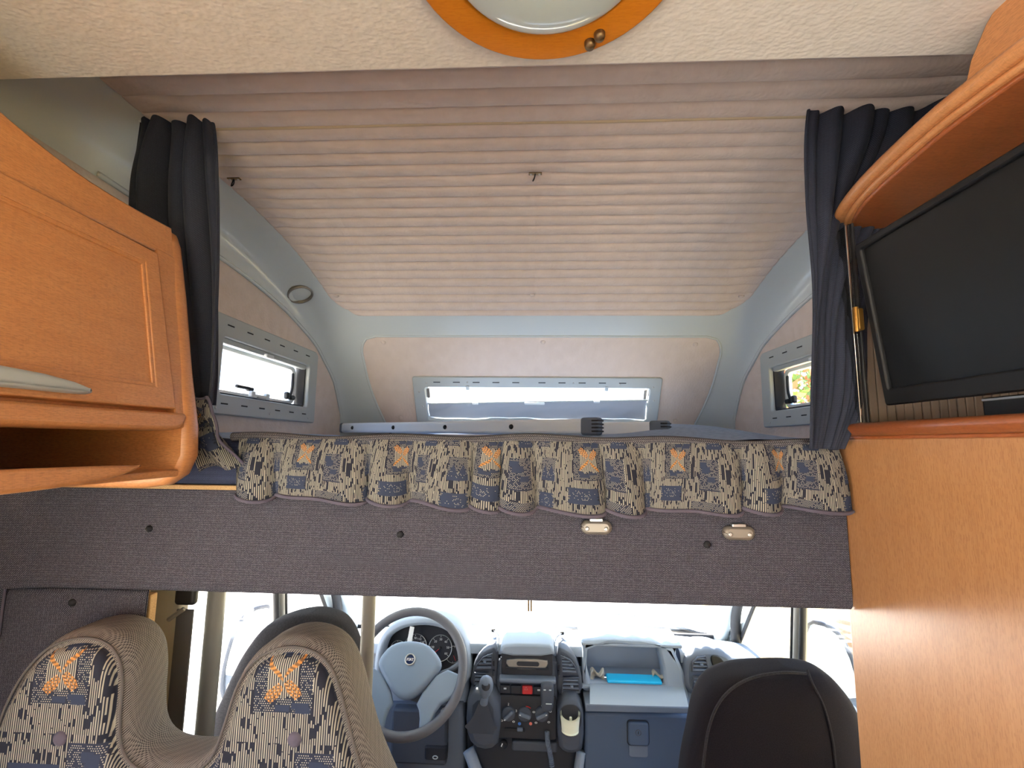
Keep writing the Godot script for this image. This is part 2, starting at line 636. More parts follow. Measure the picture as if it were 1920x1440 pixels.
	M.white_paint = mat(rgb(226, 230, 230), 0.35)
	M.cab_trim = mat(rgb(196, 204, 206), 0.5)
	M.beige = mat(rgb(190, 184, 164), 0.5)
	M.belt = mat(rgb(92, 90, 90), 0.8)
	M.post = mat(rgb(124, 121, 116), 0.45)
	M.cyan = mat(rgb(20, 176, 226), 0.3)
	M.cup = mat(rgb(232, 230, 206), 0.4)
	M.cloth_tan = mat(rgb(168, 162, 150), 0.9)
	M.tv = mat(rgb(16, 17, 19), 0.5)
	M.alloy = mat(rgb(226, 231, 238), 0.34)
	M.screen = mat(rgb(16, 18, 20), 0.42, {spec = 0.5})
	M.slat_grey = mat(rgb(156, 142, 128), 0.5)
	M.slat_line = mat(rgb(60, 54, 50), 0.7)
	M.floor = mat(rgb(196, 184, 168), 0.6)  # floor tone raised to bounce light up to the ceiling
	M.opal = mat(rgb(206, 218, 212), 0.12, {coat = 0.5, coat_rough = 0.05})
	M.mirror = mat(rgb(235, 238, 240), 0.02, {metal = 1.0})
	M.sand = mat(Color.WHITE, 0.95, {tex = picture(speckle_image(rgb(206, 198, 182), rgb(226, 219, 205), 0.05, 51)), tri = 5.0})
	M.hay = mat(Color.WHITE, 0.95, {tex = picture(speckle_image(rgb(206, 182, 120), rgb(226, 206, 146), 0.06, 52)), tri = 4.0})
	M.leaf = mat(rgb(92, 124, 60), 0.7, {back = Color(0.15, 0.22, 0.06)})
	M.leaf_dark = mat(rgb(58, 76, 48), 0.7, {back = Color(0.06, 0.10, 0.04)})
	M.blossom = mat(rgb(222, 132, 92), 0.7, {back = Color(0.3, 0.14, 0.08)})
	M.bark = mat(rgb(110, 92, 74), 0.9)
	M.plaster = mat(rgb(226, 216, 200), 0.9)
	M.smoked = mat(rgb(40, 42, 44), 0.05, {alpha = 0.45})
	M.cord = mat(rgb(104, 98, 96), 0.9)
	M.tiles = mat(rgb(190, 110, 84), 0.9)
	M.pane_dark = mat(rgb(60, 70, 78), 0.1)


# ---------------------------------------------------------------- the room
func roof_line(d: float) -> float:      # underside of the alcove roof over the centre line
	var k := maxf(d - 1.1, 0.0)
	return 0.709 - 0.23 * k * k

# > 0 inside the alcove: two side walls, the roof and the raked nose, blended where they meet
func inside(x: float, h: float, d: float) -> float:
	var k := 0.058
	var roof := roof_line(d) - h
	var nose := (2.45 - 0.62 * h - d) / 1.177
	var side := 1.0 - absf(x)
	return -k * log(exp(-maxf(roof, -0.5) / k) + exp(-maxf(nose, -0.5) / k) + exp(-maxf(side, -0.5) / k))

func wall_normal(p: Vector3) -> Vector3:      # into the room, in world axes
	var e := 0.002
	var f := func(q: Vector3) -> float: return inside(q.x, q.y, q.z)
	return Vector3(f.call(p + Vector3(e, 0, 0)) - f.call(p - Vector3(e, 0, 0)), f.call(p + Vector3(0, e, 0)) - f.call(p - Vector3(0, e, 0)), f.call(p - Vector3(0, 0, e)) - f.call(p + Vector3(0, 0, e))).normalized()

func reach(o: Vector3, dir: Vector3, far := 2.2) -> float:   # o and dir as (x, h, d)
	var a := 0.0
	var b := far
	for i in 26:
		var m := (a + b) * 0.5
		var p := o + dir * m
		if inside(p.x, p.y, p.z) > 0: a = m
		else: b = m
	return a

func in_window(p: Vector3) -> bool:      # p in world space; true where one of the three alcove windows opens
	var h := p.y - EY
	var d := -p.z
	if d > 2.0 and absf(p.x - 0.008) < 0.555 and h > 0.100 and h < 0.300: return true
	if absf(p.x) > 0.9 and d > 1.40 and d < 2.00 and h > 0.125 and h < 0.345: return true
	return false

func shell_mesh(grow: float) -> ArrayMesh:
	var f := func(u: float, v: float) -> Vector3:
		var a := lerpf(-PI / 2, PI * 1.5, u)
		var o := Vector3(0, 0.25, 1.5)
		var dir := Vector3(-cos(a), sin(a), 0)
		if v < 1.0: o.z = lerpf(0.60, 1.5, v)
		else:
			var t := (v - 1.0) * PI / 2
			dir = dir * cos(t) + Vector3(0, 0, 1) * sin(t)
		var r := reach(o, dir) + grow
		if dir.y < -0.001: r = minf(r, (0.39 + grow * 0.4) / -dir.y)
		var p := o + dir * r
		return V(p.x, p.y, p.z)
	return sheet(steps(190), steps(26, 0, 1) + steps(64, 1.0, 1.999).slice(1), f, null, func(p: Vector3) -> bool: return in_window(p) or (p.y < EY - 0.09 and p.z > -1.3))

func build_room() -> void:
	# living area: floor, ceiling with a roof light, walls with unseen windows, enlarged to brighten the room
	struct("floor", rbox(Vector3(2.5, 0.06, 6.2), 0.005), M.floor, "pale floor of the living area and cab, lightened to bounce daylight up", at(Vector3(0, -0.03, 0.4)))
	var c := extr(PackedVector2Array([Vector2(-1.2, -0.627), Vector2(1.2, -0.627), Vector2(1.2, 3.3), Vector2(-1.2, 3.3)]), 0, 0.25, 0.002,
		PackedVector2Array([Vector2(-0.55, 0.70), Vector2(0.55, 0.70), Vector2(0.55, 2.0), Vector2(-0.55, 2.0)]), false)
	struct("ceiling", c, M.lining, "beige lined ceiling of the living area, round lamp on it", Transform3D(Basis(Vector3(1, 0, 0), Vector3(0, 0, 1), Vector3(0, -1, 0)), Vector3(0, EY + 0.80, 0)))
	var side_basis := Basis(Vector3(0, 0, 1), Vector3(0, 1, 0), Vector3(-1, 0, 0))
	var wl := extr(PackedVector2Array([Vector2(-1.05, 0), Vector2(3.3, 0), Vector2(3.3, 2.2), Vector2(-1.05, 2.2)]), 0, 0.05, 0.002,
		PackedVector2Array([Vector2(-0.45, 0.85), Vector2(2.2, 0.85), Vector2(2.2, 1.42), Vector2(-0.45, 1.42)]), false)
	struct("wall_left", wl, M.lining, "beige side wall behind the wooden overhead cabinet", Transform3D(side_basis, Vector3(-1.10, 0, 0)))
	var wr := extr(PackedVector2Array([Vector2(-1.05, 0), Vector2(3.3, 0), Vector2(3.3, 2.2), Vector2(-1.05, 2.2)]), 0, 0.05, 0.002,
		PackedVector2Array([Vector2(0.40, 0.70), Vector2(2.6, 0.70), Vector2(2.6, 1.70), Vector2(0.40, 1.70)]), false)
	struct("wall_right", wr, M.lining, "beige side wall behind the television cabinet", Transform3D(side_basis, Vector3(1.15, 0, 0)))
	var wb := extr(PackedVector2Array([Vector2(-1.2, 0), Vector2(1.2, 0), Vector2(1.2, 2.2), Vector2(-1.2, 2.2)]), 0, 0.05, 0.002,
		PackedVector2Array([Vector2(-0.9, 0.75), Vector2(0.9, 0.75), Vector2(0.9, 1.7), Vector2(-0.9, 1.7)]), false)
	struct("wall_back", wb, M.lining, "beige rear wall behind the viewer", at(Vector3(0, 0, 3.25)))

	# glazing of the unseen openings, widened to let in more daylight
	for g in [["window_5", "unseen side window behind the viewer, enlarged to light the room, driver's side", Vector3(-1.125, 1.135, 0.875), Vector3(0.006, 0.59, 2.67)], ["window_6", "unseen side window behind the viewer, enlarged to light the room, passenger's side", Vector3(1.125, 1.20, 1.50), Vector3(0.006, 1.02, 2.22)], ["window_7", "unseen rear window behind the viewer, enlarged to light the room", Vector3(0, 1.225, 3.275), Vector3(1.82, 0.97, 0.006)], ["window_8", "unseen roof light behind the viewer, enlarged to light the room", Vector3(0, EY + 0.79, 1.35), Vector3(1.12, 0.006, 1.32)]]:
		struct(g[0], rbox(g[3], 0.001, 1), M.glass, g[1], at(g[2]))

	# alcove: grey moulded shell, quilted lining panels
	struct("wall_alcove", join([shell_mesh(0.0), shell_mesh(0.05)]), M.shell, "glossy grey moulded shell framing the over-cab bed")
	var q := func(u: float, v: float) -> Vector3:
		var d := lerpf(0.62, 1.935, v)
		var w := 0.868 - 0.02 * smoothstep(0.9, 1.7, d)
		var cr := 0.13
		if d > 1.935 - cr: w -= cr - sqrt(maxf(cr * cr - pow(d - 1.935 + cr, 2), 0))
		var x := (u * 2 - 1) * w + 0.006
		var e := minf(minf(u, 1 - u) * 2 * w, (1.935 - d)) / 0.014
		var ch := fposmod((d - 0.95) / 0.05, 1.0)
		var soft_in := smoothstep(0.50, 0.85, d) * (1.0 - 0.75 * smoothstep(0.72, 0.84, absf(x)))
		var hook := exp(-(pow(x - 0.0, 2) * 90.0 + pow(d - 1.145, 2) * 900.0))
		var near := minf(ch, 1.0 - ch) * 0.05
		var t := 0.003 + (0.012 * (1.0 - exp(-near / 0.0042)) + 0.005 * sin(PI * pow(ch, 0.75))) * soft_in - 0.006 * hook
		t = t * sqrt(clampf(e, 0, 1)) - 0.003 * (1.0 - clampf(e, 0, 1))
		var o := Vector3(x, 0.2, d)
		return V(x, 0.2 + reach(o, Vector3(0, 1, 0), 1.0) - t, d)
	var vs := []
	for c2 in 26:
		for o2 in [0.0, 0.025, 0.055, 0.10, 0.17, 0.30, 0.5, 0.70, 0.83, 0.90, 0.945, 0.975]:
			var d0: float = 0.65 + (c2 + o2) * 0.05
			if d0 < 1.918: vs.append((d0 - 0.62) / 1.315)
	vs.append_array([0.9885, 0.992, 0.996, 0.9985, 1.0])
	struct("ceiling_alcove", sheet(edged(44, 0, 1, 0.008), vs, q, null, null, true), M.quilt, "beige padded alcove ceiling stitched in narrow cross channels")
	# raised piping across the ceiling where two lining pieces meet
	var pp := PackedVector3Array()
	for i in 41:
		var x := lerpf(-0.85, 0.85, i / 40.0)
		pp.append(V(x, 0.2 + reach(Vector3(x, 0.2, 0.945), Vector3(0, 1, 0), 1.0) - 0.012, 0.945 + 0.002 * sin(x * 9.0)))
	var pipe := struct_node("trim_1", "cream piping strip across the alcove ceiling", V(0, 0.69, 0.945))
	put("bead", tube(pp, 0.0055, 8), M.piping, pipe)
	var pp2 := PackedVector3Array()
	for p in pp: pp2.append(p + Vector3(0, 0.004, -0.010))
	put("bead", tube(pp2, 0.0045, 8), M.piping, pipe)
	# side linings
	var upper := [Vector2(0.80, 0.595), Vector2(1.10, 0.585), Vector2(1.378, 0.566), Vector2(1.54, 0.549), Vector2(1.70, 0.523), Vector2(1.84, 0.488), Vector2(2.015, 0.425), Vector2(2.12, 0.355), Vector2(2.20, 0.285), Vector2(2.275, 0.18), Vector2(2.325, 0.095), Vector2(2.36, -0.02)]
	for s in [-1.0, 1.0]:
		var sp := func(u: float, v: float) -> Vector3:
			var d := lerpf(0.80, 2.36, u)
			var h := lerpf(-0.06, along(upper, d), v)
			var e := minf((1 - v) * (along(upper, d) + 0.06), (2.36 - d)) / 0.012
			var seam := 0.0012 * (exp(-pow((h - 0.155) / 0.006, 2)) + exp(-pow((h - 0.43) / 0.006, 2)) + exp(-pow((h - 0.50) / 0.006, 2)) + exp(-pow((h - 0.05) / 0.006, 2)))
			var t := (0.005 - seam) * sqrt(clampf(e, 0, 1)) - 0.003 * (1 - clampf(e, 0, 1))
			return V(s * (reach(Vector3(0, h, d), Vector3(1, 0, 0), 1.3) - t), h, d)
		struct("wall_left_lining" if s < 0 else "wall_right_lining", sheet(edged(60, 0, 1, 0.006), edged(50, 0, 1, 0.012), sp, null, in_window, s > 0), M.quilt, "beige fabric lining round the small alcove side window " + ("behind the overhead cabinet's curtain" if s < 0 else "behind the television cabinet's curtain"))
	# nose lining with its window opening
	var fp := func(u: float, v: float) -> Vector3:
		var h := lerpf(-0.04, 0.476, v)
		var w := along([Vector2(-0.04, 0.735), Vector2(0.09, 0.778), Vector2(0.20, 0.813), Vector2(0.30, 0.831), Vector2(0.41, 0.830), Vector2(0.476, 0.826)], h)
		var cr := 0.075
		if h > 0.476 - cr: w -= cr - sqrt(maxf(cr * cr - pow(h - 0.476 + cr, 2), 0))
		var x := (u * 2 - 1) * w + 0.018
		var e := minf(minf(u, 1 - u) * 2 * w, 0.476 - h) / 0.012
		var seam := 0.0016 * (exp(-pow((h - 0.42) / 0.004, 2)) + exp(-pow((h - 0.385) / 0.004, 2)) + exp(-pow((h - 0.352) / 0.004, 2)) + exp(-pow((h - 0.455) / 0.004, 2))) * smoothstep(-0.5, -0.2, x)
		var t := (0.006 - seam) * sqrt(clampf(e, 0, 1)) - 0.003 * (1 - clampf(e, 0, 1))
		var o := Vector3(x, h, 1.5)
		return V(x, h, 1.5 + reach(o, Vector3(0, 0, 1), 1.6) - t)
	struct("wall_front_lining", sheet(edged(70, 0, 1, 0.006), edged(60, 0, 1, 0.014), fp, null, in_window, true), M.quilt, "beige lined nose panel round the wide front window")
	# rounded lips of the shell along the lining edges
	for sd in [-1.0, 1.0]:
		var lp := PackedVector3Array()
		for i in 41:
			var d := lerpf(0.95, 2.345, i / 40.0)
			var h := along(upper, d) + 0.003
			lp.append(V(sd * (reach(Vector3(0, h, d), Vector3(1, 0, 0), 1.3) - 0.003), h, d))
		struct("trim_3" if sd < 0 else "trim_4", tube(lp, 0.0065, 8), M.shell, "rounded grey lip round the fabric lining on the " + ("driver's" if sd < 0 else "passenger's") + " side of the alcove")
	var edge := PackedVector3Array()
	for i in 121:
		var t := i / 120.0
		var uu := 0.0 if t < 0.28 else (1.0 if t > 0.72 else (t - 0.28) / 0.44)
		var vv := t / 0.28 if t < 0.28 else ((1.0 - t) / 0.28 if t > 0.72 else 1.0)
		edge.append((fp.call(uu, minf(vv, 1.0)) as Vector3) + Vector3(0, 0, 0.004))
	struct("trim_5", tube(edge, 0.0055, 8), M.shell, "rounded grey lip round the nose lining panel")
	# upholstery buttons holding the linings
	for b in [[-0.694, 0.454, "near the driver's side top corner"], [0.039, 0.456, "above the middle of the window"], [0.721, 0.449, "near the passenger's side top corner"], [-0.678, 0.120, "low beside the driver's end of the window"], [0.70, 0.120, "low beside the passenger's end of the window"]]:
		var dd: float = 1.5 + reach(Vector3(b[0], b[1], 1.5), Vector3(0, 0, 1), 1.6) - 0.006
		tag(put("cover_button", lathe(PackedVector2Array([Vector2(0.011, 0), Vector2(0.011, 0.002), Vector2(0.008, 0.005), Vector2(0, 0.006)]), 14), M.quilt, self, facing(Vector3.RIGHT, Vector3(0, -0.53, 0.85), V(b[0], b[1], dd))), "small beige screw cap on the nose lining " + b[2], "screw cap", "screw caps on the alcove lining")
	for b in [[-0.795, 1.79, "near its driver's side front corner"], [-0.009, 1.79, "in the middle near its front edge"], [0.80, 1.80, "near its passenger's side front corner"]]:
		tag(put("cover_button", lathe(PackedVector2Array([Vector2(0.011, 0), Vector2(0.011, -0.002), Vector2(0.008, -0.005), Vector2(0, -0.006)]), 14), M.quilt, self, at(V(b[0], 0.2 + reach(Vector3(b[0], 0.2, b[1]), Vector3(0, 1, 0), 1.0) - 0.018, b[1]))), "small beige screw cap on the padded ceiling " + b[2], "screw cap", "screw caps on the alcove lining")

# alcove windows: grey frame with dark slots, rubber, pane, blind, latches
func build_windows() -> void:
	var fup := Vector3(0, 1, 0.62).normalized()
	var xf := facing(Vector3.RIGHT, fup, V(0.008, 0.200, 2.310))
	var w := struct_node("window_1", "wide grey framed front window of the alcove, blind half raised", xf.origin)
	put("window_frame", extr(rrect(1.20, 0.280, 0.012, 3), -0.05, 0.012, 0.004, rrect(1.088, 0.182, 0.012, 3, Vector2(0.003, -0.007))), M.frame_grey, w, xf)
	put("inner_frame", extr(rrect(1.092, 0.186, 0.012, 3, Vector2(0.003, -0.007)), -0.048, -0.030, 0.002, rrect(1.076, 0.170, 0.010, 3, Vector2(0.003, -0.007))), M.white_paint, w, xf)
	put("pane", rbox(Vector3(1.085, 0.180, 0.004), 0.001), M.acrylic, w, xf * at(Vector3(0.003, -0.007, -0.04)))
	var bl := func(u: float, v: float) -> Vector3:
		var x := lerpf(-0.538, 0.544, u)
		var y := lerpf(-0.096, lerpf(-0.018, 0.010, u), v)
		var z := -0.014 + 0.006 * sin(x * 13.0 + v * 3.0) * (1 - v) + 0.003 * sin(x * 37.0 - v * 6.0)
		return Vector3(x, y, z)
	put("blind", sheet(steps(60), steps(14), bl), M.blind, w, xf)
	var rail := bar(Vector3(-0.540, -0.017, -0.012), Vector3(0.546, 0.011, -0.012), 0.004, 8)
	var br := put("blind_rail", rail, M.frame_grey, w, xf)
	put("grip", rbox(Vector3(0.10, 0.012, 0.012), 0.004), M.white_paint, br, xf * at(Vector3(-0.005, -0.008, -0.004)))
	for s in [-0.30, 0.30]:
		put("clip", rbox(Vector3(0.03, 0.010, 0.012), 0.003), M.white_paint, br, xf * at(Vector3(s, -0.004 + s * 0.026, -0.006)))
	for s in [-0.33, 0.34]:
		put("latch", rbox(Vector3(0.018, 0.024, 0.014), 0.004), M.cab_trim, w, xf * at(Vector3(s, 0.083, 0.010)))
	for s in [-1.0, 1.0]:
		put("stay", rbox(Vector3(0.014, 0.05, 0.012), 0.003), M.brushed, w, xf * at(Vector3(s * 0.532, 0.040, -0.016)))
	for row in [[0.112, -0.48], [-0.115, -0.47]]:
		for i in 10:
			put("slot", rbox(Vector3(0.034, 0.0045, 0.003), 0.001, 1), M.slot, w, xf * at(Vector3(row[1] + i * 0.096 + (0.03 if i > 4 else 0.0), row[0], 0.0118)))
	for s in [[-0.53, 0.108], [-0.33, 0.112], [0.18, 0.110], [0.40, 0.106], [0.56, 0.09], [-0.56, -0.02], [0.57, 0.02], [0.56, -0.10], [-0.57, 0.06]]:
		put("screw", lathe(PackedVector2Array([Vector2(0.005, 0), Vector2(0.004, 0.002), Vector2(0, 0.0022)]), 10), M.silver, w, xf * Transform3D(Basis(Vector3.RIGHT, PI / 2), Vector3(s[0], s[1], 0.012)))
	for sd in [-1.0, 1.0]:
		# local x runs forward on the left side and backward on the right one
		var sx := facing(Vector3(0, 0, sd), Vector3.UP, V(sd * 0.992, 0.237, 1.70))
		var ww := struct_node("window_2" if sd < 0 else "window_3", "small grey framed alcove side window, " + ("pale sky outside, beside the navy curtain" if sd < 0 else "orange blossom outside, beside the navy curtain"), sx.origin)
		var fwd: float = -sd      # local x of the forward direction
		put("window_frame", extr(rrect(0.72, 0.318, 0.012, 3), -0.05, 0.012, 0.004, rrect(0.575, 0.182, 0.012, 3, Vector2(0.0, -0.003))), M.frame_grey, ww, sx)
		put("rubber_seal", extr(rrect(0.580, 0.187, 0.012, 3, Vector2(0, -0.003)), -0.048, -0.006, 0.002, rrect(0.560, 0.167, 0.012, 3, Vector2(0, -0.003))), M.rubber, ww, sx)
		put("pane_frame", extr(rrect(0.552, 0.160, 0.03, 4, Vector2(0, -0.003)), -0.062, -0.042, 0.003, rrect(0.505, 0.132, 0.026, 4, Vector2(0, -0.005))), M.white_paint, ww, sx)
		put("pane", rbox(Vector3(0.52, 0.148, 0.004), 0.001), M.acrylic, ww, sx * at(Vector3(0, -0.004, -0.052)))
		put("blind_cassette", rbox(Vector3(0.560, 0.020, 0.022), 0.005), M.frame_grey, ww, sx * at(Vector3(0, 0.080, -0.012)))
		put("blind_grip", rbox(Vector3(0.05, 0.016, 0.016), 0.005), M.white_paint, ww, sx * at(Vector3(fwd * -0.02, 0.072, 0.004)))
		var lt := put("latch", join([[rbox(Vector3(0.10, 0.012, 0.012), 0.004), at(Vector3(0, 0, 0))], [rbox(Vector3(0.022, 0.022, 0.016), 0.005), at(Vector3(-0.045, 0.004, 0))], [rbox(Vector3(0.022, 0.022, 0.016), 0.005), at(Vector3(0.045, 0.004, 0))]]), M.white_paint, ww, sx * at(Vector3(fwd * -0.06, -0.082, 0.004)))
		put("latch_tongue", rbox(Vector3(0.05, 0.008, 0.008), 0.003), M.frame_grey, lt, sx * at(Vector3(fwd * -0.06, -0.088, 0.012)))
		put("handle", join([[rbox(Vector3(0.07, 0.012, 0.014), 0.005), at(Vector3(0.0, 0, 0))], [rbox(Vector3(0.03, 0.016, 0.018), 0.006), at(Vector3(0.05, -0.002, -0.004))]]), M.rubber, ww, sx * at(Vector3(fwd * -0.10, -0.052, -0.036)))
		var ax := fwd * 0.215
		put("stay_arm", tube(curve([Vector3(ax + fwd * 0.03, 0.045, -0.04), Vector3(ax + fwd * 0.012, 0.025, -0.03), Vector3(ax + fwd * 0.004, -0.02, -0.026), Vector3(ax, -0.05, -0.03)], 5), 0.0055, 8), M.rubber, ww, sx)
		put("stay_knob", join([[rbox(Vector3(0.034, 0.020, 0.02), 0.007), at(Vector3(ax + fwd * 0.012, -0.058, -0.03))], [rbox(Vector3(0.018, 0.030, 0.02), 0.007), at(Vector3(ax - fwd * 0.02, -0.052, -0.034))]]), M.black, ww, sx)
		for row in [0.128, -0.124]:
			for i in 6:
				put("slot", rbox(Vector3(0.034, 0.0045, 0.003), 0.001, 1), M.slot, ww, sx * at(Vector3(-0.26 + i * 0.104, row, 0.0118)))
		for i in 5:
			put("screw", lathe(PackedVector2Array([Vector2(0.005, 0), Vector2(0.004, 0.002), Vector2(0, 0.0022)]), 10), M.silver, ww, sx * Transform3D(Basis(Vector3.RIGHT, PI / 2), Vector3(-0.30 + i * 0.15, 0.138 if i % 2 else -0.14, 0.012)))


# ---------------------------------------------------------------- over-cab bed
func build_bed() -> void:
	# base of the bed, closing the cab roof below and the alcove above
	var base := struct_node("floor_alcove", "plywood bed base between the fabric board and the navy mattress", V(0, -0.30, 1.6))
	put("deck", join([block(V(-1.06, -0.093, 0.952), V(1.06, -0.130, 2.44), 0.003)]), M.ply, base)
	put("underside", join([block(V(-1.06, -0.131, 0.975), V(1.06, -0.285, 1.86), 0.01)]), M.cab_trim, base)
	# mattress, one rounded slab that swells towards the far corner
	var mt := func(u: float, v: float) -> Vector3:
		var x := lerpf(-0.985, 0.985, u)
		var a := v * 3.0          # front face, top, back
		var swell := 0.055 * exp(-(pow((x - 0.52) / 0.22, 2) + pow((minf(maxf(a - 1.0, 0.0), 1.0) * 1.35 + 0.95 - 1.75) / 0.45, 2))) + 0.006 * sin(x * 5.0)
		var top := 0.000 + swell
		if a < 1.0:
			var t := a
			return V(x, lerpf(-0.092, top, sin(t * PI / 2)), 0.962 + 0.012 * (1 - cos(t * PI / 2)) - 0.010 * sin(t * PI))
		if a < 2.0:
			var d := lerpf(0.974, 2.30, a - 1.0)
			return V(x, top + (0.012 * smoothstep(1.0, 1.4, d)), d)
		return V(x, lerpf(top, -0.09, a - 2.0), 2.30 + 0.03 * (a - 2.0))
	var m := thing("mattress", "navy mattress of the over-cab bed with a pale blue sheet", "mattress", V(0, -0.09, 1.6))
	put("cover", sheet(steps(70), steps(60), mt), M.navy_tri, m)
	var sh := func(u: float, v: float) -> Vector3:
		var x := lerpf(-0.99, 0.99, u)
		var d := lerpf(0.99, 2.30, v)
		var swell := 0.055 * exp(-(pow((x - 0.52) / 0.22, 2) + pow((d - 1.75) / 0.45, 2)))
		var t := (0.012 * smoothstep(1.0, 1.4, d))
		return V(x, 0.004 + swell + t + 0.003 * sin(x * 31.0 + d * 9.0) * sin(d * 17.0) + 0.006 * sin(x * 5.0), d)
	put("bed_sheet", sheet(steps(90), steps(50), sh), M.sheet_blue, m)

	# fabric-covered board below the bed
	var fb := func(u: float, v: float) -> Vector3:
		var x := lerpf(-1.092, 0.598, u)
		var h := lerpf(-0.305, -0.098, v)
		var r := 0.014
		var d := 0.95
		if v < 0.08: d += r * (1 - sqrt(maxf(1 - pow(1 - v / 0.08, 2), 0)))
		if v > 0.95: d += r * 0.6 * (1 - sqrt(maxf(1 - pow((v - 0.95) / 0.05, 2), 0)))
		d -= 0.02 * smoothstep(-0.98, -1.09, x)
		for b in [Vector2(-0.783, -0.182), Vector2(-0.264, -0.183), Vector2(0.335, -0.190)]:
			d += 0.004 * exp(-(Vector2(x, h) - b).length_squared() / 0.0004)
		return V(x, h, d)
	var ft := func(u: float, v: float) -> Vector2: return Vector2(u * 1.69, v * 0.207)
	var fascia := thing("fabric_board", "long charcoal woven fabric board under the over-cab bed", "board", V(-0.25, -0.305, 0.96))
	put("cover", sheet(edged(170, 0, 1, 0.004), edged(40, 0, 1, 0.03), fb, ft), M.weave, fascia)
	put("backing", rbox(Vector3(1.685, 0.20, 0.012), 0.003), M.ply, fascia, at(V(-0.247, -0.203, 0.975)))
	for b in [Vector2(-0.783, -0.182), Vector2(-0.264, -0.183), Vector2(0.335, -0.190)]:
		put("button", lathe(PackedVector2Array([Vector2(0.0068, 0), Vector2(0.0066, 0.003), Vector2(0.004, 0.006), Vector2(0, 0.007)]), 14), M.rubber, fascia, facing(Vector3.RIGHT, Vector3(0, 0, 1), V(b.x, b.y, 0.9535)))
	# two ladder brackets screwed to it
	for b in [[0.122, -0.160, "brushed metal ladder bracket nearest the middle of the fabric board"], [0.392, -0.165, "brushed metal ladder bracket nearest the television cabinet"]]:
		var br := thing("ladder_bracket", b[2], "bracket", V(b[0], b[1], 0.95), "ladder brackets on the fabric board")
		var bx := at(V(b[0], b[1], 0.949))
		put("plate", extr(rrect(0.060, 0.027, 0.0135, 6), -0.004, 0.012, 0.006), M.brushed, br, bx)
		put("hook_lip", rbox(Vector3(0.026, 0.008, 0.012), 0.002), M.silver, br, bx * at(Vector3(0, 0.0135, 0.004)))
		for s in [-0.018, 0.018]:
			put("screw", lathe(PackedVector2Array([Vector2(0.0042, 0), Vector2(0.004, 0.0015), Vector2(0.0016, 0.0022), Vector2(0, 0.0008)]), 12), M.silver, br, bx * Transform3D(Basis(Vector3.RIGHT, PI / 2), Vector3(s, -0.002, 0.0118)))

	# gathered valance in upholstery fabric with a mauve hem
	var val := thing("bed_valance", "gathered patterned valance hanging along the bed front", "valance", V(0, -0.13, 0.94))
	var ph := func(x: float) -> float: return x * 61.0 + 2.4 * sin(x * 9.1 + 0.6) + 1.5 * sin(x * 25.7 + 2.0)
	var vf := func(u: float, v: float) -> Vector3:
		var x0 := lerpf(-0.603, 0.580, u)
		var p: float = ph.call(x0)
		var grow := pow(v, 0.7)
		var fold := cos(p)
		var x := x0 + (0.002 + 0.0125 * grow) * sin(p) + 0.006 * v * sin(x0 * 11.0)
		var d := 0.940 - (0.002 + 0.0115 * grow) * (fold + 1.0) - 0.006 * sin(v * PI)
		var h := 0.004 - v * (0.127 + 0.008 * sin(x0 * 5.3 + 1.0) + 0.006 * sin(p + 0.9))
		return V(x, h, d)
	var vt := func(u: float, v: float) -> Vector2: return Vector2(u * 2.0 + 0.21, v * 0.17 + 0.035)
	var ruffle_cloth: StandardMaterial3D = M.jacquard.duplicate()
	ruffle_cloth.uv1_scale = Vector3(1.0 / 0.31, 1.0 / 0.31, 1)
	put("ruffle", sheet(steps(620), steps(22), vf, vt), ruffle_cloth, val)
	var hemp := PackedVector3Array()
	for i in 311: hemp.append((vf.call(i / 310.0, 1.0) as Vector3) + Vector3(0, 0.001, 0.001))
	put("hem", tube(hemp, 0.0038, 6), M.hem, val)
	var tp := PackedVector3Array()
	for i in 81: tp.append(V(lerpf(-0.62, 0.60, i / 80.0), 0.006 + 0.003 * sin(i * 0.35) - 0.002 * sin(i * 0.11), 0.946))
	put("binding", tube(tp, 0.009, 8), M.weave_tri, val)
	# its loose end, twisted up against the cabinet
	var tw := func(u: float, v: float) -> Vector3:
		var c: Array = curve_tail
		var p: Vector3 = tail_at(c, v)
		var a := -0.25 + 0.9 * v
		var w := lerpf(0.046, 0.040, v) * (1.0 - 0.25 * exp(-pow((v - 0.42) / 0.16, 2)))
		var s := u * 2 - 1
		return p + Vector3(cos(a) * s * w, -0.010 * s * s + 0.006 * sin(u * 9.0 + v * 5.0), 0.012 + sin(a) * s * w * 0.55 + 0.008 * cos(u * 10.0 + v * 7.0))
	var tt := func(u: float, v: float) -> Vector2: return Vector2(u * 0.12 + 0.1, 0.22 - v * 0.22)
	put("twisted_end", sheet(steps(26), steps(50), tw, tt), ruffle_cloth, val)
	var te := PackedVector3Array()
	for i in 27: te.append(tw.call(i / 26.0, 1.0))
	for i in range(49, -1, -1): te.append(tw.call(1.0, i / 50.0))
	put("twisted_hem", tube(te, 0.003, 6), M.hem, val)

	build_ladder()
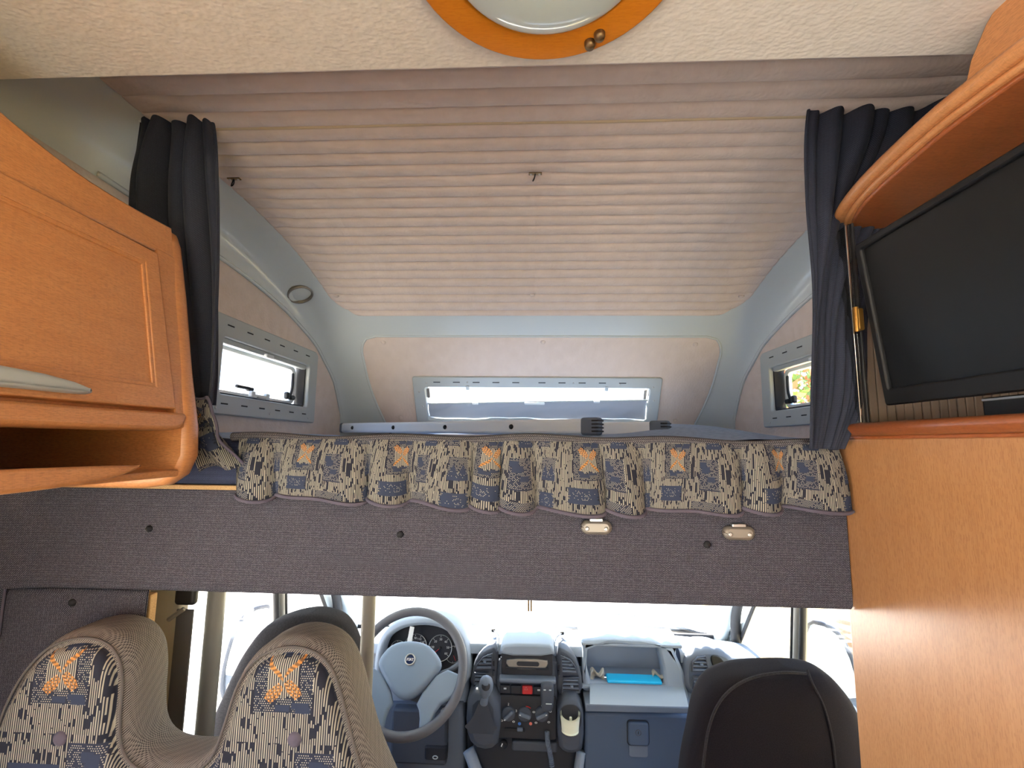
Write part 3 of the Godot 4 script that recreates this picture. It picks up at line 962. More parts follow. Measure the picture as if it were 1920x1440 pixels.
	# eyelet hooks on the padded ceiling
	for b in [[0.0, 1.135, "small dark metal hook in the middle of the padded ceiling"], [-0.80, 1.135, "small metal hook on the padded ceiling beside the driver's side curtain"]]:
		var hh: float = 0.2 + reach(Vector3(b[0], 0.2, b[1]), Vector3(0, 1, 0), 1.0) - 0.0185
		var hk := thing("ceiling_hook", b[2], "hook", V(b[0], hh, b[1]), "hooks on the padded ceiling")
		put("plate", rbox(Vector3(0.034, 0.003, 0.011), 0.001), M.bronze, hk, at(V(b[0], hh, b[1])))
		put("ring", tube(curve([V(b[0], hh, b[1]), V(b[0] - 0.002, hh - 0.012, b[1] - 0.003), V(b[0] - 0.006, hh - 0.020, b[1]), V(b[0] - 0.003, hh - 0.012, b[1] + 0.004)], 5, true), 0.0016, 6, true), M.rubber, hk)
		for s in [-0.011, 0.011]:
			put("screw", lathe(PackedVector2Array([Vector2(0.0034, 0), Vector2(0.003, -0.0016), Vector2(0, -0.002)]), 10), M.silver, hk, at(V(b[0] + s, hh - 0.0015, b[1])))
	# round grey rest on the shell beside the ceiling panel
	var p := Vector3(-0.935, 0.582, 1.77)
	var n := wall_normal(p)
	var sp := thing("round_fitting", "round grey fitting set in the moulded shell beside the padded ceiling", "fitting", V(p.x, p.y, p.z))
	var spx := facing(n.cross(Vector3(0, 0, 1)), -n.cross(n.cross(Vector3(0, 0, 1))), V(p.x, p.y, p.z))
	spx.basis = Basis(spx.basis.x, n, spx.basis.x.cross(n))
	put("ring", lathe(PackedVector2Array([Vector2(0.050, -0.004), Vector2(0.051, 0.006), Vector2(0.047, 0.013), Vector2(0.042, 0.012), Vector2(0.040, 0.002)]), 28), M.brushed, sp, spx)
	put("disc", lathe(PackedVector2Array([Vector2(0.041, 0.001), Vector2(0.036, 0.004), Vector2(0.020, 0.006), Vector2(0, 0.0065)]), 28), M.shell, sp, spx)

var curve_tail := [V(-0.612, -0.055, 0.935), V(-0.640, -0.005, 0.922), V(-0.652, 0.030, 0.915), V(-0.668, 0.060, 0.908), V(-0.672, 0.086, 0.910)]
func tail_at(c: Array, t: float) -> Vector3:
	var s := clampf(t, 0, 0.9999) * (c.size() - 1)
	var i := int(s)
	var a: Vector3 = c[maxi(i - 1, 0)]
	var d: Vector3 = c[mini(i + 2, c.size() - 1)]
	return (c[i] as Vector3).cubic_interpolate(c[i + 1], a, d, s - i)

func build_ladder() -> void:
	# aluminium ladder lying across the bed: two round-edged stiles, rungs with black plugs, ribbed rubber feet
	var a0 := V(-0.905, 0.062, 2.20)
	var a1 := V(0.155, 0.050, 1.36)
	var dir := (a1 - a0).normalized()
	var side := Vector3(dir.z, 0, -dir.x)   # away from the viewer
	if side.z > 0: side = -side
	var b0 := a0 + side * 0.235 + dir * 0.06
	var b1 := a1 + side * 0.235 + dir * 0.10
	var ld := thing("bunk_ladder", "aluminium bunk ladder lying on the bed, black plugs and rubber feet", "ladder", (a0 + b1) / 2.0 - Vector3(0, 0.03, 0))
	for e in [[a0, a1], [b0, b1]]:
		var p0: Vector3 = e[0]
		var p1: Vector3 = e[1]
		var len := p0.distance_to(p1)
		var xf := facing(dir, Vector3.UP, (p0 + p1) / 2.0)
		put("stile", rbox(Vector3(len, 0.044, 0.024), 0.010, 3), M.alloy, ld, xf)
		var ft := put("rubber_foot", rbox(Vector3(0.060, 0.050, 0.030), 0.008), M.dash_mid, ld, facing(dir, Vector3.UP, p1 + dir * 0.012))
		for i in 4:
			put("rib", rbox(Vector3(0.022, 0.0045, 0.033), 0.0015, 1), M.rubber, ft, facing(dir, Vector3.UP, p1 + dir * 0.032 + Vector3(0, -0.014 + i * 0.010, 0)))
		put("end_cap", rbox(Vector3(0.024, 0.046, 0.026), 0.008), M.dash_mid, ld, facing(dir, Vector3.UP, p0 - dir * 0.004))
	var total := a0.distance_to(a1)
	for k in [0.055, 0.29, 0.53, 0.77]:
		var p: Vector3 = a0 + dir * (total * k + 0.03)
		put("rung", bar(p, p + side * 0.235, 0.012, 12), M.alloy, ld)
		put("plug", lathe(PackedVector2Array([Vector2(0.0085, 0), Vector2(0.008, 0.004), Vector2(0.005, 0.007), Vector2(0, 0.008)]), 14), M.rubber, ld, Transform3D(Basis(dir, -side, dir.cross(-side)), p - side * 0.011))
		put("plug", lathe(PackedVector2Array([Vector2(0.0085, 0), Vector2(0.008, 0.004), Vector2(0.005, 0.007), Vector2(0, 0.008)]), 14), M.rubber, ld, Transform3D(Basis(dir, side, dir.cross(side)), p + side * 0.246))
		put("bolt", rbox(Vector3(0.022, 0.010, 0.016), 0.004), M.brushed, ld, facing(dir, Vector3.UP, p + side * 0.235 + Vector3(0, 0.024, 0)))

# ---------------------------------------------------------------- lamp on the ceiling
func build_lamp() -> void:
	var c := V(0.012, 0.55, 0.442)
	var l := thing("ceiling_lamp", "round opal ceiling lamp with an orange wooden ring", "lamp", c)
	put("wooden_ring", lathe(PackedVector2Array([Vector2(0.164, 0), Vector2(0.1645, -0.006), Vector2(0.1625, -0.0095), Vector2(0.160, -0.011), Vector2(0.140, -0.0115), Vector2(0.1225, -0.0118), Vector2(0.1205, -0.010), Vector2(0.120, 0)]), 72), M.lamp_wood, l, at(c))
	var dome := PackedVector2Array([Vector2(0.1165, -0.004)])
	for i in 13:
		var a := i / 12.0 * PI / 2
		dome.append(Vector2(0.1165 * cos(a), -0.012 - 0.024 * sin(a)))
	put("opal_dome", lathe(dome, 64), M.opal, l, at(c))
	var sc := V(0.0725, 0.536, 0.5755)
	put("screw", lathe(PackedVector2Array([Vector2(0.0075, 0.004), Vector2(0.0075, -0.002), Vector2(0.006, -0.006), Vector2(0, -0.0075)]), 16), M.bronze, l, at(sc))
	for a in [2.6, 4.7]:
		put("screw", lathe(PackedVector2Array([Vector2(0.0075, 0.004), Vector2(0.0075, -0.002), Vector2(0.006, -0.006), Vector2(0, -0.0075)]), 16), M.bronze, l, at(c + Vector3(cos(a + 0.55) * 0.140, -0.014, sin(a + 0.55) * 0.140)))

# ---------------------------------------------------------------- curtains and their rod
func build_curtains() -> void:
	var rod := thing("curtain_rod", "thin white curtain rail under the alcove ceiling", "curtain rail", V(0, 0.69, 0.93))
	put("rail", rbox(Vector3(1.90, 0.008, 0.012), 0.003), M.cab_trim, rod, at(V(0, 0.708, 0.928)))
	put("lower_lip", rbox(Vector3(1.90, 0.004, 0.016), 0.0015), M.white_paint, rod, at(V(0, 0.702, 0.928)))
	# driver's side curtain, gathered and drawn back
	var lf := func(u: float, v: float) -> Vector3:
		var h := lerpf(0.717, 0.070, v)
		var xl := along([Vector2(0, -0.890), Vector2(0.25, -0.905), Vector2(0.6, -0.860), Vector2(1.0, -0.79)], v)
		var xr := along([Vector2(0, -0.715), Vector2(0.06, -0.705), Vector2(0.25, -0.690), Vector2(0.6, -0.662), Vector2(0.9, -0.642), Vector2(1.0, -0.640)], v)
		var am := 0.016 + 0.006 * sin(v * 5.0)
		var p := u * 31.0 + 1.2 * sin(u * 7.0) + 0.9 * v * sin(u * 11.0)
		var top := exp(-v * 26.0)
		var edge := smoothstep(0.86, 1.0, u)
		var x := lerpf(xl, xr, u) + 0.010 * cos(p) * (1 - edge) + 0.012 * sin(v * 3.0 + u * 8.0) * (1 - u)
		var d := 0.925 + am * sin(p) * (1 - 0.7 * edge) + 0.012 * sin(u * 13.0 + v * 4.0) * (1 - top) - 0.012 * edge
		return V(x, h + top * (0.009 * sin(p * 0.9)), d)
	var ct := func(u: float, v: float) -> Vector2: return Vector2(u * 0.62, v * 0.66)
	var cl := thing("curtain", "gathered navy curtain hanging beside the wooden overhead cabinet", "curtain", V(-0.76, 0.07, 0.925), "navy curtains of the over-cab bed")
	put("cloth", sheet(steps(220), steps(80), lf, ct), M.navy, cl)
	var e := PackedVector3Array()
	for i in 81: e.append(lf.call(1.0, i / 80.0))
	put("seam", tube(e, 0.0035, 6), M.navy, cl)
	# passenger's side curtain: bunched along the rail, narrow below
	var rf := func(u: float, v: float) -> Vector3:
		var h := lerpf(0.712, -0.004, v)
		var xl := along([Vector2(0, 0.585), Vector2(0.04, 0.562), Vector2(0.3, 0.553), Vector2(0.6, 0.545), Vector2(0.8, 0.532), Vector2(0.95, 0.519), Vector2(1.0, 0.515)], v)
		var xr := along([Vector2(0, 0.990), Vector2(0.12, 0.95), Vector2(0.35, 0.76), Vector2(0.6, 0.655), Vector2(0.85, 0.628), Vector2(1.0, 0.575)], v)
		var p := u * 62.0 + 2.2 * sin(u * 6.0 + 0.5) + 1.5 * sin(u * 17.0) + 3.0 * v * (0.3 + u)
		var top := exp(-v * 18.0)
		var soften := 1.0 - 0.75 * smoothstep(0.3, 0.7, v)
		var am := (0.012 + 0.005 * sin(u * 13.0)) * soften
		var edge := smoothstep(0.16, 0.0, u)
		var x := lerpf(xl, xr, u) + 0.008 * soften * cos(p) * (1 - edge)
		var d := 0.922 + am * sin(p) * (1 - edge) - 0.006 * edge + 0.012 * soften * sin(u * 17.0 + v * 6.0) * (1 - top) - 0.010 * smoothstep(0.8, 1.0, v) + 0.01 * sin(u * 5.0) * (1 - soften)
		return V(x, h + top * (0.018 * smoothstep(0.1, 0.4, u) + 0.009 * sin(p) + 0.008 * sin(u * 23.0)), d)
	var rt := func(u: float, v: float) -> Vector2: return Vector2(u * 0.55, v * 0.72)
	var cr := thing("curtain", "navy woven curtain hanging beside the television cabinet", "curtain", V(0.58, 0.0, 0.925), "navy curtains of the over-cab bed")
	put("cloth", sheet(steps(380), steps(80), rf, rt), M.navy, cr)
	var e2 := PackedVector3Array()
	for i in 81: e2.append(rf.call(0.0, i / 80.0))
	put("seam", tube(e2, 0.003, 6), M.navy, cr)


# ---------------------------------------------------------------- wooden overhead cabinet on the driver's side
func cab_x(h: float) -> float:       # its front leans: further out at the bottom
	return -0.6255 - 0.182 * h

func build_overhead_cabinet() -> void:
	var cb := thing("overhead_cabinet", "wooden overhead cabinet with framed door and open shelf", "cabinet", V(-0.85, -0.09, 0.5))
	# front plane: local x runs towards the viewer (-d), local y up the lean
	var up := Vector3(-0.182, 1, 0).normalized()
	var k := sqrt(1 + 0.182 * 0.182)
	var fx := facing(Vector3(0, 0, 1), up, V(cab_x(0), 0, 0))     # local (x, y) = (-d, h * k), z out of the front
	fx.basis = Basis(Vector3(0, 0, 1), up, Vector3(0, 0, 1).cross(up))
	var sgn := 1.0 if fx.basis.z.x > 0 else -1.0
	# end board with rounded front corners
	var ep := PackedVector2Array([Vector2(-1.098, -0.088), Vector2(-0.700, -0.088), Vector2(-0.658, -0.082), Vector2(-0.632, -0.064), Vector2(-0.619, -0.030), Vector2(-0.622, 0.02), Vector2(-0.645, 0.124), Vector2(-0.672, 0.272), Vector2(-0.693, 0.372), Vector2(-0.703, 0.396), Vector2(-0.722, 0.408), Vector2(-1.098, 0.408)])
	put("end_board", extr(ep, -0.856, -0.818, 0.010), M.wood, cb, at(Vector3(0, EY, 0)))
	put("back_board", join([block(V(-1.098, -0.085, -0.6), V(-1.086, 0.41, 0.82), 0.002)]), M.wood, cb)
	put("top_board", join([block(V(-1.09, 0.392, -0.6), V(-0.715, 0.406, 0.82), 0.002)]), M.wood, cb)
	# fascia over the door, its top edge rising towards the rear
	var tf := PackedVector2Array()
	var lip := [Vector2(-0.83, 0.404), Vector2(-0.74, 0.400), Vector2(-0.66, 0.402), Vector2(-0.60, 0.410), Vector2(-0.53, 0.428), Vector2(-0.44, 0.46), Vector2(-0.36, 0.50), Vector2(-0.30, 0.54)]
	for i in 20: tf.append(Vector2(lerpf(-0.83, -0.30, i / 19.0), k * along(lip, lerpf(-0.83, -0.30, i / 19.0))))
	tf.append(Vector2(0.6, k * 0.54))
	tf.append(Vector2(0.6, k * 0.343))
	tf.append(Vector2(-0.83, k * 0.337))
	put("top_fascia", extr(tf, -0.018 * sgn, 0.0, 0.004), M.wood, cb, fx)
	put("stile", extr(PackedVector2Array([Vector2(-0.835, k * 0.02), Vector2(-0.802, k * 0.02), Vector2(-0.784, k * 0.345), Vector2(-0.835, k * 0.345)]), -0.016 * sgn, 0.001 * sgn, 0.003), M.wood, cb, fx)
	# door: frame with moulded panel, grey bow handle
	var dr := PackedVector2Array([Vector2(-0.797, k * 0.0515), Vector2(-0.28, k * 0.0475), Vector2(-0.28, k * 0.3375), Vector2(-0.781, k * 0.3315)])
	var di := PackedVector2Array([Vector2(-0.757, k * 0.087), Vector2(-0.32, k * 0.083), Vector2(-0.32, k * 0.302), Vector2(-0.752, k * 0.304)])
	var door := put("door", extr(dr, -0.012 * sgn, 0.006 * sgn, 0.0025, di, false), M.wood, cb, fx)
	put("door_panel", extr(inset(di, -0.004), -0.010 * sgn, 0.0015 * sgn, 0.001), M.wood, door, fx)
	put("panel_bead", extr(inset(di, -0.001), 0.0, 0.0045 * sgn, 0.0015, inset(di, 0.006), false), M.wood, door, fx)
	var hp := PackedVector2Array()
	for q in [[0.255, 0.0565], [0.30, 0.0640], [0.34, 0.0715], [0.39, 0.0775], [0.45, 0.0800], [0.51, 0.0795], [0.56, 0.0770], [0.60, 0.0715], [0.618, 0.0665], [0.6245, 0.0620], [0.6235, 0.0585], [0.60, 0.0575], [0.45, 0.0560]]: hp.append(Vector2(-q[0], k * q[1]))
	put("handle", pillow(hp, 0.004 * sgn, 0.024 * sgn, 0.006, 4), M.frame_grey, door, fx, "grey plastic bow handle")
	# rail under the door with a rounded end, open shelf below
	put("rail", extr(soft(PackedVector2Array([Vector2(-0.824, k * 0.045), Vector2(-0.812, k * 0.022), Vector2(-0.790, k * 0.0155), Vector2(-0.6, k * 0.0145), Vector2(0.6, k * 0.0145), Vector2(0.6, k * 0.041), Vector2(-0.6, k * 0.0425), Vector2(-0.80, k * 0.0455)]), 1), -0.020 * sgn, 0.007 * sgn, 0.005), M.wood, cb, fx)
	put("shelf_top", join([block(V(-1.088, 0.016, -0.6), V(-0.645, 0.030, 0.82), 0.002)]), M.wood, cb)
	put("shelf", join([block(V(-1.088, -0.066, -0.6), V(-0.630, -0.054, 0.82), 0.003)]), M.wood, cb)
	put("shelf_lip", extr(soft(PackedVector2Array([Vector2(-0.722, k * -0.0405), Vector2(-0.5, k * -0.037), Vector2(0.6, k * -0.037), Vector2(0.6, k * -0.068), Vector2(-0.50, k * -0.066), Vector2(-0.585, k * -0.0645), Vector2(-0.645, k * -0.061), Vector2(-0.690, k * -0.054), Vector2(-0.716, k * -0.046)]), 1), -0.016 * sgn, 0.005 * sgn, 0.004), M.wood, cb, fx)
	put("shelf_divider", join([block(V(-1.088, -0.07, 0.545), V(-0.70, 0.018, 0.555), 0.002)]), M.wood, cb)

# ---------------------------------------------------------------- television cabinet on the passenger's side
func build_tv_cabinet() -> void:
	var tc := thing("television_cabinet", "tall wooden cabinet with open television compartment", "cabinet", V(0.85, -1.55, 0.5))
	put("side_panel", rbox(Vector3(0.018, 1.565, 1.29), 0.003), M.wood_up, tc, at(V(0.609, -0.767, 0.322)))
	put("front_panel", rbox(Vector3(0.50, 1.565, 0.018), 0.003), M.wood_up, tc, at(V(0.860, -0.767, 0.958)))
	# ledge with a bullnose edge
	var lp := PackedVector2Array()
	for i in 9:
		var a := PI / 2 + PI * i / 8.0
		lp.append(Vector2(0.598 + 0.012 * cos(a), 0.032 + 0.012 * sin(a)))
	lp.append(Vector2(1.10, 0.020))
	lp.append(Vector2(1.10, 0.044))
	put("ledge", extr(lp, -0.972, 0.32, 0.008), M.wood_dark, tc, at(Vector3(0, EY, 0)))
	put("ledge_bead", rbox(Vector3(0.010, 0.006, 1.27), 0.002), M.wood_dark, tc, at(V(0.604, 0.0175, 0.328)))
	# compartment: roll-front slats at the far end, back and top
	var tb := put("tambour_back", rbox(Vector3(0.48, 0.40, 0.006), 0.001), M.slat_line, tc, at(V(0.865, 0.245, 0.956)))
	for i in 27:
		put("slat", rbox(Vector3(0.0152, 0.392, 0.006), 0.0022), M.slat_grey, tb, at(V(0.632 + i * 0.0165, 0.241, 0.951)))
	put("back_board", rbox(Vector3(0.012, 0.40, 1.28), 0.002), M.wood_dark, tc, at(V(1.094, 0.245, 0.32)))
	put("upright", extr(PackedVector2Array([Vector2(0.600, 0.044), Vector2(0.626, 0.044), Vector2(0.634, 0.43), Vector2(0.628, 0.43), Vector2(0.618, 0.15)]), -0.972, -0.950, 0.003), M.wood_dark, tc, at(Vector3(0, EY, 0)))
	# smoked glass door folded back, seen on its bright edge, with a brass hinge
	put("glass_door", rbox(Vector3(0.006, 0.385, 0.045), 0.002), M.smoked, tc, at(V(0.6085, 0.237, 0.915)))
	put("glass_edge", rbox(Vector3(0.004, 0.385, 0.004), 0.001), M.chrome, tc, at(V(0.603, 0.237, 0.896)))
	put("track", rbox(Vector3(0.005, 0.385, 0.008), 0.002), M.black, tc, at(V(0.612, 0.237, 0.892)))
	put("hinge", join([[rbox(Vector3(0.012, 0.042, 0.010), 0.003), Transform3D()], [lathe(PackedVector2Array([Vector2(0, -0.024), Vector2(0.005, -0.023), Vector2(0.005, 0.023), Vector2(0, 0.024)]), 12), at(Vector3(-0.006, 0, 0))]]), M.brass, tc, at(V(0.607, 0.237, 0.884)))
	# bowed canopy with two beads, fascia above it up to the ceiling
	var bow := [Vector2(-0.4, 0.60), Vector2(0.2, 0.575), Vector2(0.40, 0.560), Vector2(0.53, 0.549), Vector2(0.62, 0.545), Vector2(0.72, 0.553), Vector2(0.81, 0.566), Vector2(0.90, 0.590), Vector2(0.945, 0.612)]
	for layer in [[0.0, 0.448, 0.468, 0.008, "canopy"], [0.012, 0.439, 0.449, 0.004, "bead"], [0.020, 0.432, 0.440, 0.003, "bead"]]:
		var pl := PackedVector2Array()
		for i in 45:
			var d := lerpf(-0.35, 0.940, i / 44.0)
			pl.append(Vector2(along(bow, d) + layer[0], d - layer[0] * smoothstep(0.8, 0.94, d)))
		pl.append(Vector2(0.64, 0.962 - layer[0]))
		pl.append(Vector2(0.68, 0.966 - layer[0]))
		pl.append(Vector2(1.10, 0.966 - layer[0]))
		pl.append(Vector2(1.10, -0.35))
		var cm := extr(pl, layer[1], layer[2], layer[3])
		put(layer[4], cm, M.wood if layer[0] < 0.015 else M.wood_dark, tc, Transform3D(Basis(Vector3(1, 0, 0), Vector3(0, 0, -1), Vector3(0, 1, 0)), Vector3(0, EY, 0)))
	put("upper_fascia", extr(soft(PackedVector2Array([Vector2(0.4, 0.46), Vector2(-0.60, 0.46), Vector2(-0.61, 0.50), Vector2(-0.56, 0.56), Vector2(-0.5, 0.58), Vector2(0.4, 0.58)]), 1), 0.0, 0.02, 0.004), M.wood, tc, Transform3D(Basis(Vector3(0, 0, 1), Vector3(0, 1, 0), Vector3(-1, 0, 0)), Vector3(0.60, EY, 0)))

	# television hung in the compartment, tipped down towards the room
	var tl := V(0.600, 0.371, 0.86)
	var bl := V(0.632, 0.074, 0.86)
	var upv := (tl - bl).normalized()
	var right := Vector3(0, 0, 1)
	var h := tl.distance_to(bl)
	var w := 0.535
	var xf := Transform3D(Basis(right, upv, right.cross(upv)), (tl + bl) / 2.0 + right * w / 2.0)
	var out := -1.0 if xf.basis.z.x > 0 else 1.0
	var tv := thing("television", "black flat television tipped forward in the cabinet compartment", "television", xf * Vector3(0, -h / 2, 0))
	put("bezel", extr(rrect(w, h, 0.006, 3), -0.002 * out, 0.010 * out, 0.003, rrect(w - 0.030, h - 0.042, 0.003, 3, Vector2(0, 0.008))), M.tv, tv, xf)
	put("casing", rbox(Vector3(w - 0.004, h - 0.004, 0.022), 0.006), M.tv, tv, xf * at(Vector3(0, 0, -0.013 * out)))
	put("screen", rbox(Vector3(w - 0.026, h - 0.038, 0.004), 0.001), M.screen, tv, xf * at(Vector3(0, 0.008, 0.001 * out)))
	put("wall_arm", join([block(V(0.66, 0.18, 0.56), V(1.09, 0.24, 0.62), 0.01)]), M.tv, tv)
	var box := thing("receiver_box", "small black receiver box on the cabinet ledge below the television", "receiver", V(0.72, 0.044, 0.60))
	put("casing", rbox(Vector3(0.14, 0.028, 0.16), 0.003), M.tv, box, at(V(0.715, 0.0585, 0.625)))
	put("trim_strip", rbox(Vector3(0.002, 0.004, 0.158), 0.001), M.silver, box, at(V(0.6445, 0.069, 0.625)))


# ---------------------------------------------------------------- seats
# outline pulled from z0 to z1 with round shoulders of radius r; puff swells the front
func pillow(poly: PackedVector2Array, z0: float, z1: float, r: float, n := 5) -> ArrayMesh:
	var st := SurfaceTool.new()
	st.begin(Mesh.PRIMITIVE_TRIANGLES)
	if z0 > z1:
		var zt := z0
		z0 = z1
		z1 = zt
	if area2(poly) < 0: poly.reverse()
	st.set_smooth_group(1)
	var rings := []
	for i in n + 1:
		var a := i / float(n) * PI / 2
		rings.append([inset(poly, r * (1 - sin(a))), z0 + r * (1 - cos(a))])
	for i in n + 1:
		var a := PI / 2 - i / float(n) * PI / 2
		rings.append([inset(poly, r * (1 - sin(a))), z1 - r * (1 - cos(a))])
	for i in rings.size() - 1: quads(st, rings[i][0], rings[i][1], rings[i + 1][0], rings[i + 1][1])
	var cap: PackedVector2Array = rings[0][0]
	var tri := Geometry2D.triangulate_polygon(cap)
	if tri.is_empty(): tri = Geometry2D.triangulate_polygon(poly)
	for side in 2:
		for i in range(0, tri.size(), 3):
			var o := [tri[i], tri[i + 1], tri[i + 2]]
			var ccw := (cap[o[1]] - cap[o[0]]).cross(cap[o[2]] - cap[o[0]]) > 0
			if ccw == (side == 1): o = [o[0], o[2], o[1]]
			for k in o:
				st.set_uv(cap[k])
				st.add_vertex(Vector3(cap[k].x, cap[k].y, z0 if side == 0 else z1))
	st.generate_normals()
	return st.commit()

func build_bench() -> void:
	var out := PackedVector2Array([Vector2(-0.9895, -1.1400), Vector2(-0.9804, -0.6019), Vector2(-0.9530, -0.5107), Vector2(-0.9348, -0.4469), Vector2(-0.9029, -0.3922), Vector2(-0.8618, -0.3557), Vector2(-0.8026, -0.3411), Vector2(-0.7524, -0.3502), Vector2(-0.7205, -0.3812), Vector2(-0.7086, -0.4286), Vector2(-0.7086, -0.4925), Vector2(-0.6977, -0.5399), Vector2(-0.6612, -0.5600), Vector2(-0.5882, -0.5600), Vector2(-0.5563, -0.5381), Vector2(-0.5399, -0.4834), Vector2(-0.5244, -0.4195), Vector2(-0.4970, -0.3757), Vector2(-0.4560, -0.3520), Vector2(-0.4150, -0.3456), Vector2(-0.3739, -0.3539), Vector2(-0.3420, -0.3776), Vector2(-0.3210, -0.4177), Vector2(-0.3037, -0.4742), Vector2(-0.2809, -0.5381), Vector2(-0.2481, -0.6019), Vector2(-0.2143, -0.6566), Vector2(-0.1961, -0.7296), Vector2(-0.1915, -1.1400)])
	var body := soft(out, 2)
	var xf := at(Vector3(0, EY, 0))
	var b := thing("dinette_bench", "patterned two-seat bench backrest with twin headrest humps", "bench", V(-0.60, -1.55, 0.8))
	put("backrest", pillow(body, -0.966, -0.853, 0.032), M.twill, b, xf)
	var bench_cloth: StandardMaterial3D = M.jacquard.duplicate()
	bench_cloth.uv1_scale = Vector3(1.0 / 0.396, 1.0 / 0.396, 1)
	bench_cloth.uv1_offset = Vector3(0.582, 0.2726, 0)
	put("front_cover", pillow(inset(body, 0.020), -0.875, -0.837, 0.020), bench_cloth, b, xf)
	put("seam", tube(PackedVector3Array(Array(inset(body, 0.011)).map(func(q: Vector2) -> Vector3: return Vector3(q.x, q.y + EY, -0.854))), 0.0024, 6, true), M.cord, b)
	for q in [Vector2(-0.397, -0.497), Vector2(-0.807, -0.511)]:
		put("button", lathe(PackedVector2Array([Vector2(0.013, -0.004), Vector2(0.012, 0.002), Vector2(0.007, 0.005), Vector2(0, 0.006)]), 16), M.hem, b, facing(Vector3.RIGHT, Vector3(0, 0, 1), V(q.x, q.y, 0.838)))
	put("seat_cushion", rbox(Vector3(0.80, 0.14, 0.46), 0.04, 4), M.twill, b, at(V(-0.59, -1.06, 0.60)))
	put("seat_box", rbox(Vector3(0.79, 0.42, 0.44), 0.01), M.wood, b, at(V(-0.59, -1.34, 0.62)))

	# padded partition beside the bench, below the fabric board
	var pad := thing("partition_pad", "charcoal padded partition with a seam and button behind the bench", "padding", V(-0.94, -1.5, 0.98))
	var pf := func(u: float, v: float) -> Vector3:
		var x := lerpf(-1.092, -0.786, u)
		var h := lerpf(-1.20, -0.308, v)
		var e := minf((1 - u) * 0.30, (1 - v) * 0.89) / 0.012
		var d := 0.975 - 0.010 * sqrt(clampf(e, 0, 1)) + 0.006 * exp(-(pow(x + 0.945, 2) + pow(h + 0.336, 2)) / 0.0003) + 0.003 * sin(x * 26.0) * exp(-pow((h + 0.36) / 0.06, 2))
		return V(x, h, d)
	var pt := func(u: float, v: float) -> Vector2: return Vector2(v * 0.89, u * 0.306)
	put("cover", sheet(edged(50, 0, 1, 0.01), edged(90, 0, 1, 0.006), pf, pt), M.weave, pad)
	put("button", lathe(PackedVector2Array([Vector2(0.008, -0.002), Vector2(0.0075, 0.003), Vector2(0.004, 0.006), Vector2(0, 0.007)]), 14), M.rubber, pad, facing(Vector3.RIGHT, Vector3(0, 0, 1), V(-0.945, -0.336, 0.9715)))
	put("board", rbox(Vector3(0.30, 1.22, 0.02), 0.003), M.ply, pad, at(V(-0.939, -0.93, 0.992)))
	# window curtain hanging by the side wall, only its edge in view
	var wf := func(u: float, v: float) -> Vector3: return V(-1.088 + 0.014 * sin(u * 19.0), lerpf(-0.112, -0.72, v), lerpf(0.60, 0.962, u))
	var wt := func(u: float, v: float) -> Vector2: return Vector2(u * 0.4, v * 0.6)
	var wc := thing("window_curtain", "grey woven window curtain under the wooden overhead cabinet", "curtain", V(-1.088, -0.72, 0.75))
	put("cloth", sheet(steps(60), steps(20), wf, wt), M.weave, wc)
	put("side_seam", tube(PackedVector3Array([V(-1.084, -0.112, 0.962), V(-1.084, -0.72, 0.962)]), 0.003, 6), M.hem, wc)

	# driver's seat: dark quilted cover
	var dr := thing("driver_seat", "driver's seat in a dark quilted cover behind the patterned bench", "seat", V(-0.62, -1.55, 1.4))
	var dl := [Vector2(-0.9391, -1.0236), Vector2(-0.9279, -0.8874), Vector2(-0.8953, -0.7891), Vector2(-0.8584, -0.6962), Vector2(-0.8162, -0.6017), Vector2(-0.7606, -0.5275), Vector2(-0.6919, -0.4948), Vector2(-0.6264, -0.4842)]
	var dx := [Vector2(-0.3905, -0.9995), Vector2(-0.4234, -0.8674), Vector2(-0.4476, -0.7728), Vector2(-0.4674, -0.683), Vector2(-0.4891, -0.5917), Vector2(-0.5207, -0.5236), Vector2(-0.5662, -0.4928), Vector2(-0.6264, -0.4842)]
	put("backrest", seat_back(dl, dx, 1.40, 0.075, 0.004, 30.0), M.seat_dark, dr)
	put("cushion", rbox(Vector3(0.46, 0.14, 0.46), 0.06, 4), M.seat_dark, dr, at(V(-0.62, -1.30, 1.62)))
	put("pedestal", rbox(Vector3(0.36, 0.18, 0.40), 0.02), M.dash_dark, dr, at(V(-0.62, -1.45, 1.64)))

	# passenger's seat: black stretch cover with seams
	var pr := thing("passenger_seat", "passenger's seat in a black stretch cover beside the cabinet", "seat", V(0.62, -1.55, 1.45))
	var pl := [Vector2(0.394, -1.053), Vector2(0.4151, -0.8918), Vector2(0.4374, -0.7951), Vector2(0.458, -0.7137), Vector2(0.4896, -0.662), Vector2(0.5413, -0.6334), Vector2(0.6072, -0.6199), Vector2(0.6994, -0.6071)]
	var px := [Vector2(0.9384, -1.0282), Vector2(0.9204, -0.8713), Vector2(0.9051, -0.7776), Vector2(0.8767, -0.6991), Vector2(0.8427, -0.6502), Vector2(0.8154, -0.6245), Vector2(0.7812, -0.6129), Vector2(0.6994, -0.6071)]
	put("backrest", seat_back(pl, px, 1.45, 0.085, 0.0, 0.0), M.seat_black, pr)
	put("seam", tube(curve([V(0.4462, -0.8354, 1.362), V(0.4634, -0.7449, 1.362), V(0.4931, -0.6797, 1.364), V(0.5405, -0.6375, 1.37), V(0.603, -0.6129, 1.376), V(0.6753, -0.603, 1.38), V(0.7359, -0.6055, 1.384)], 6), 0.0035, 6), M.seat_dark, pr)
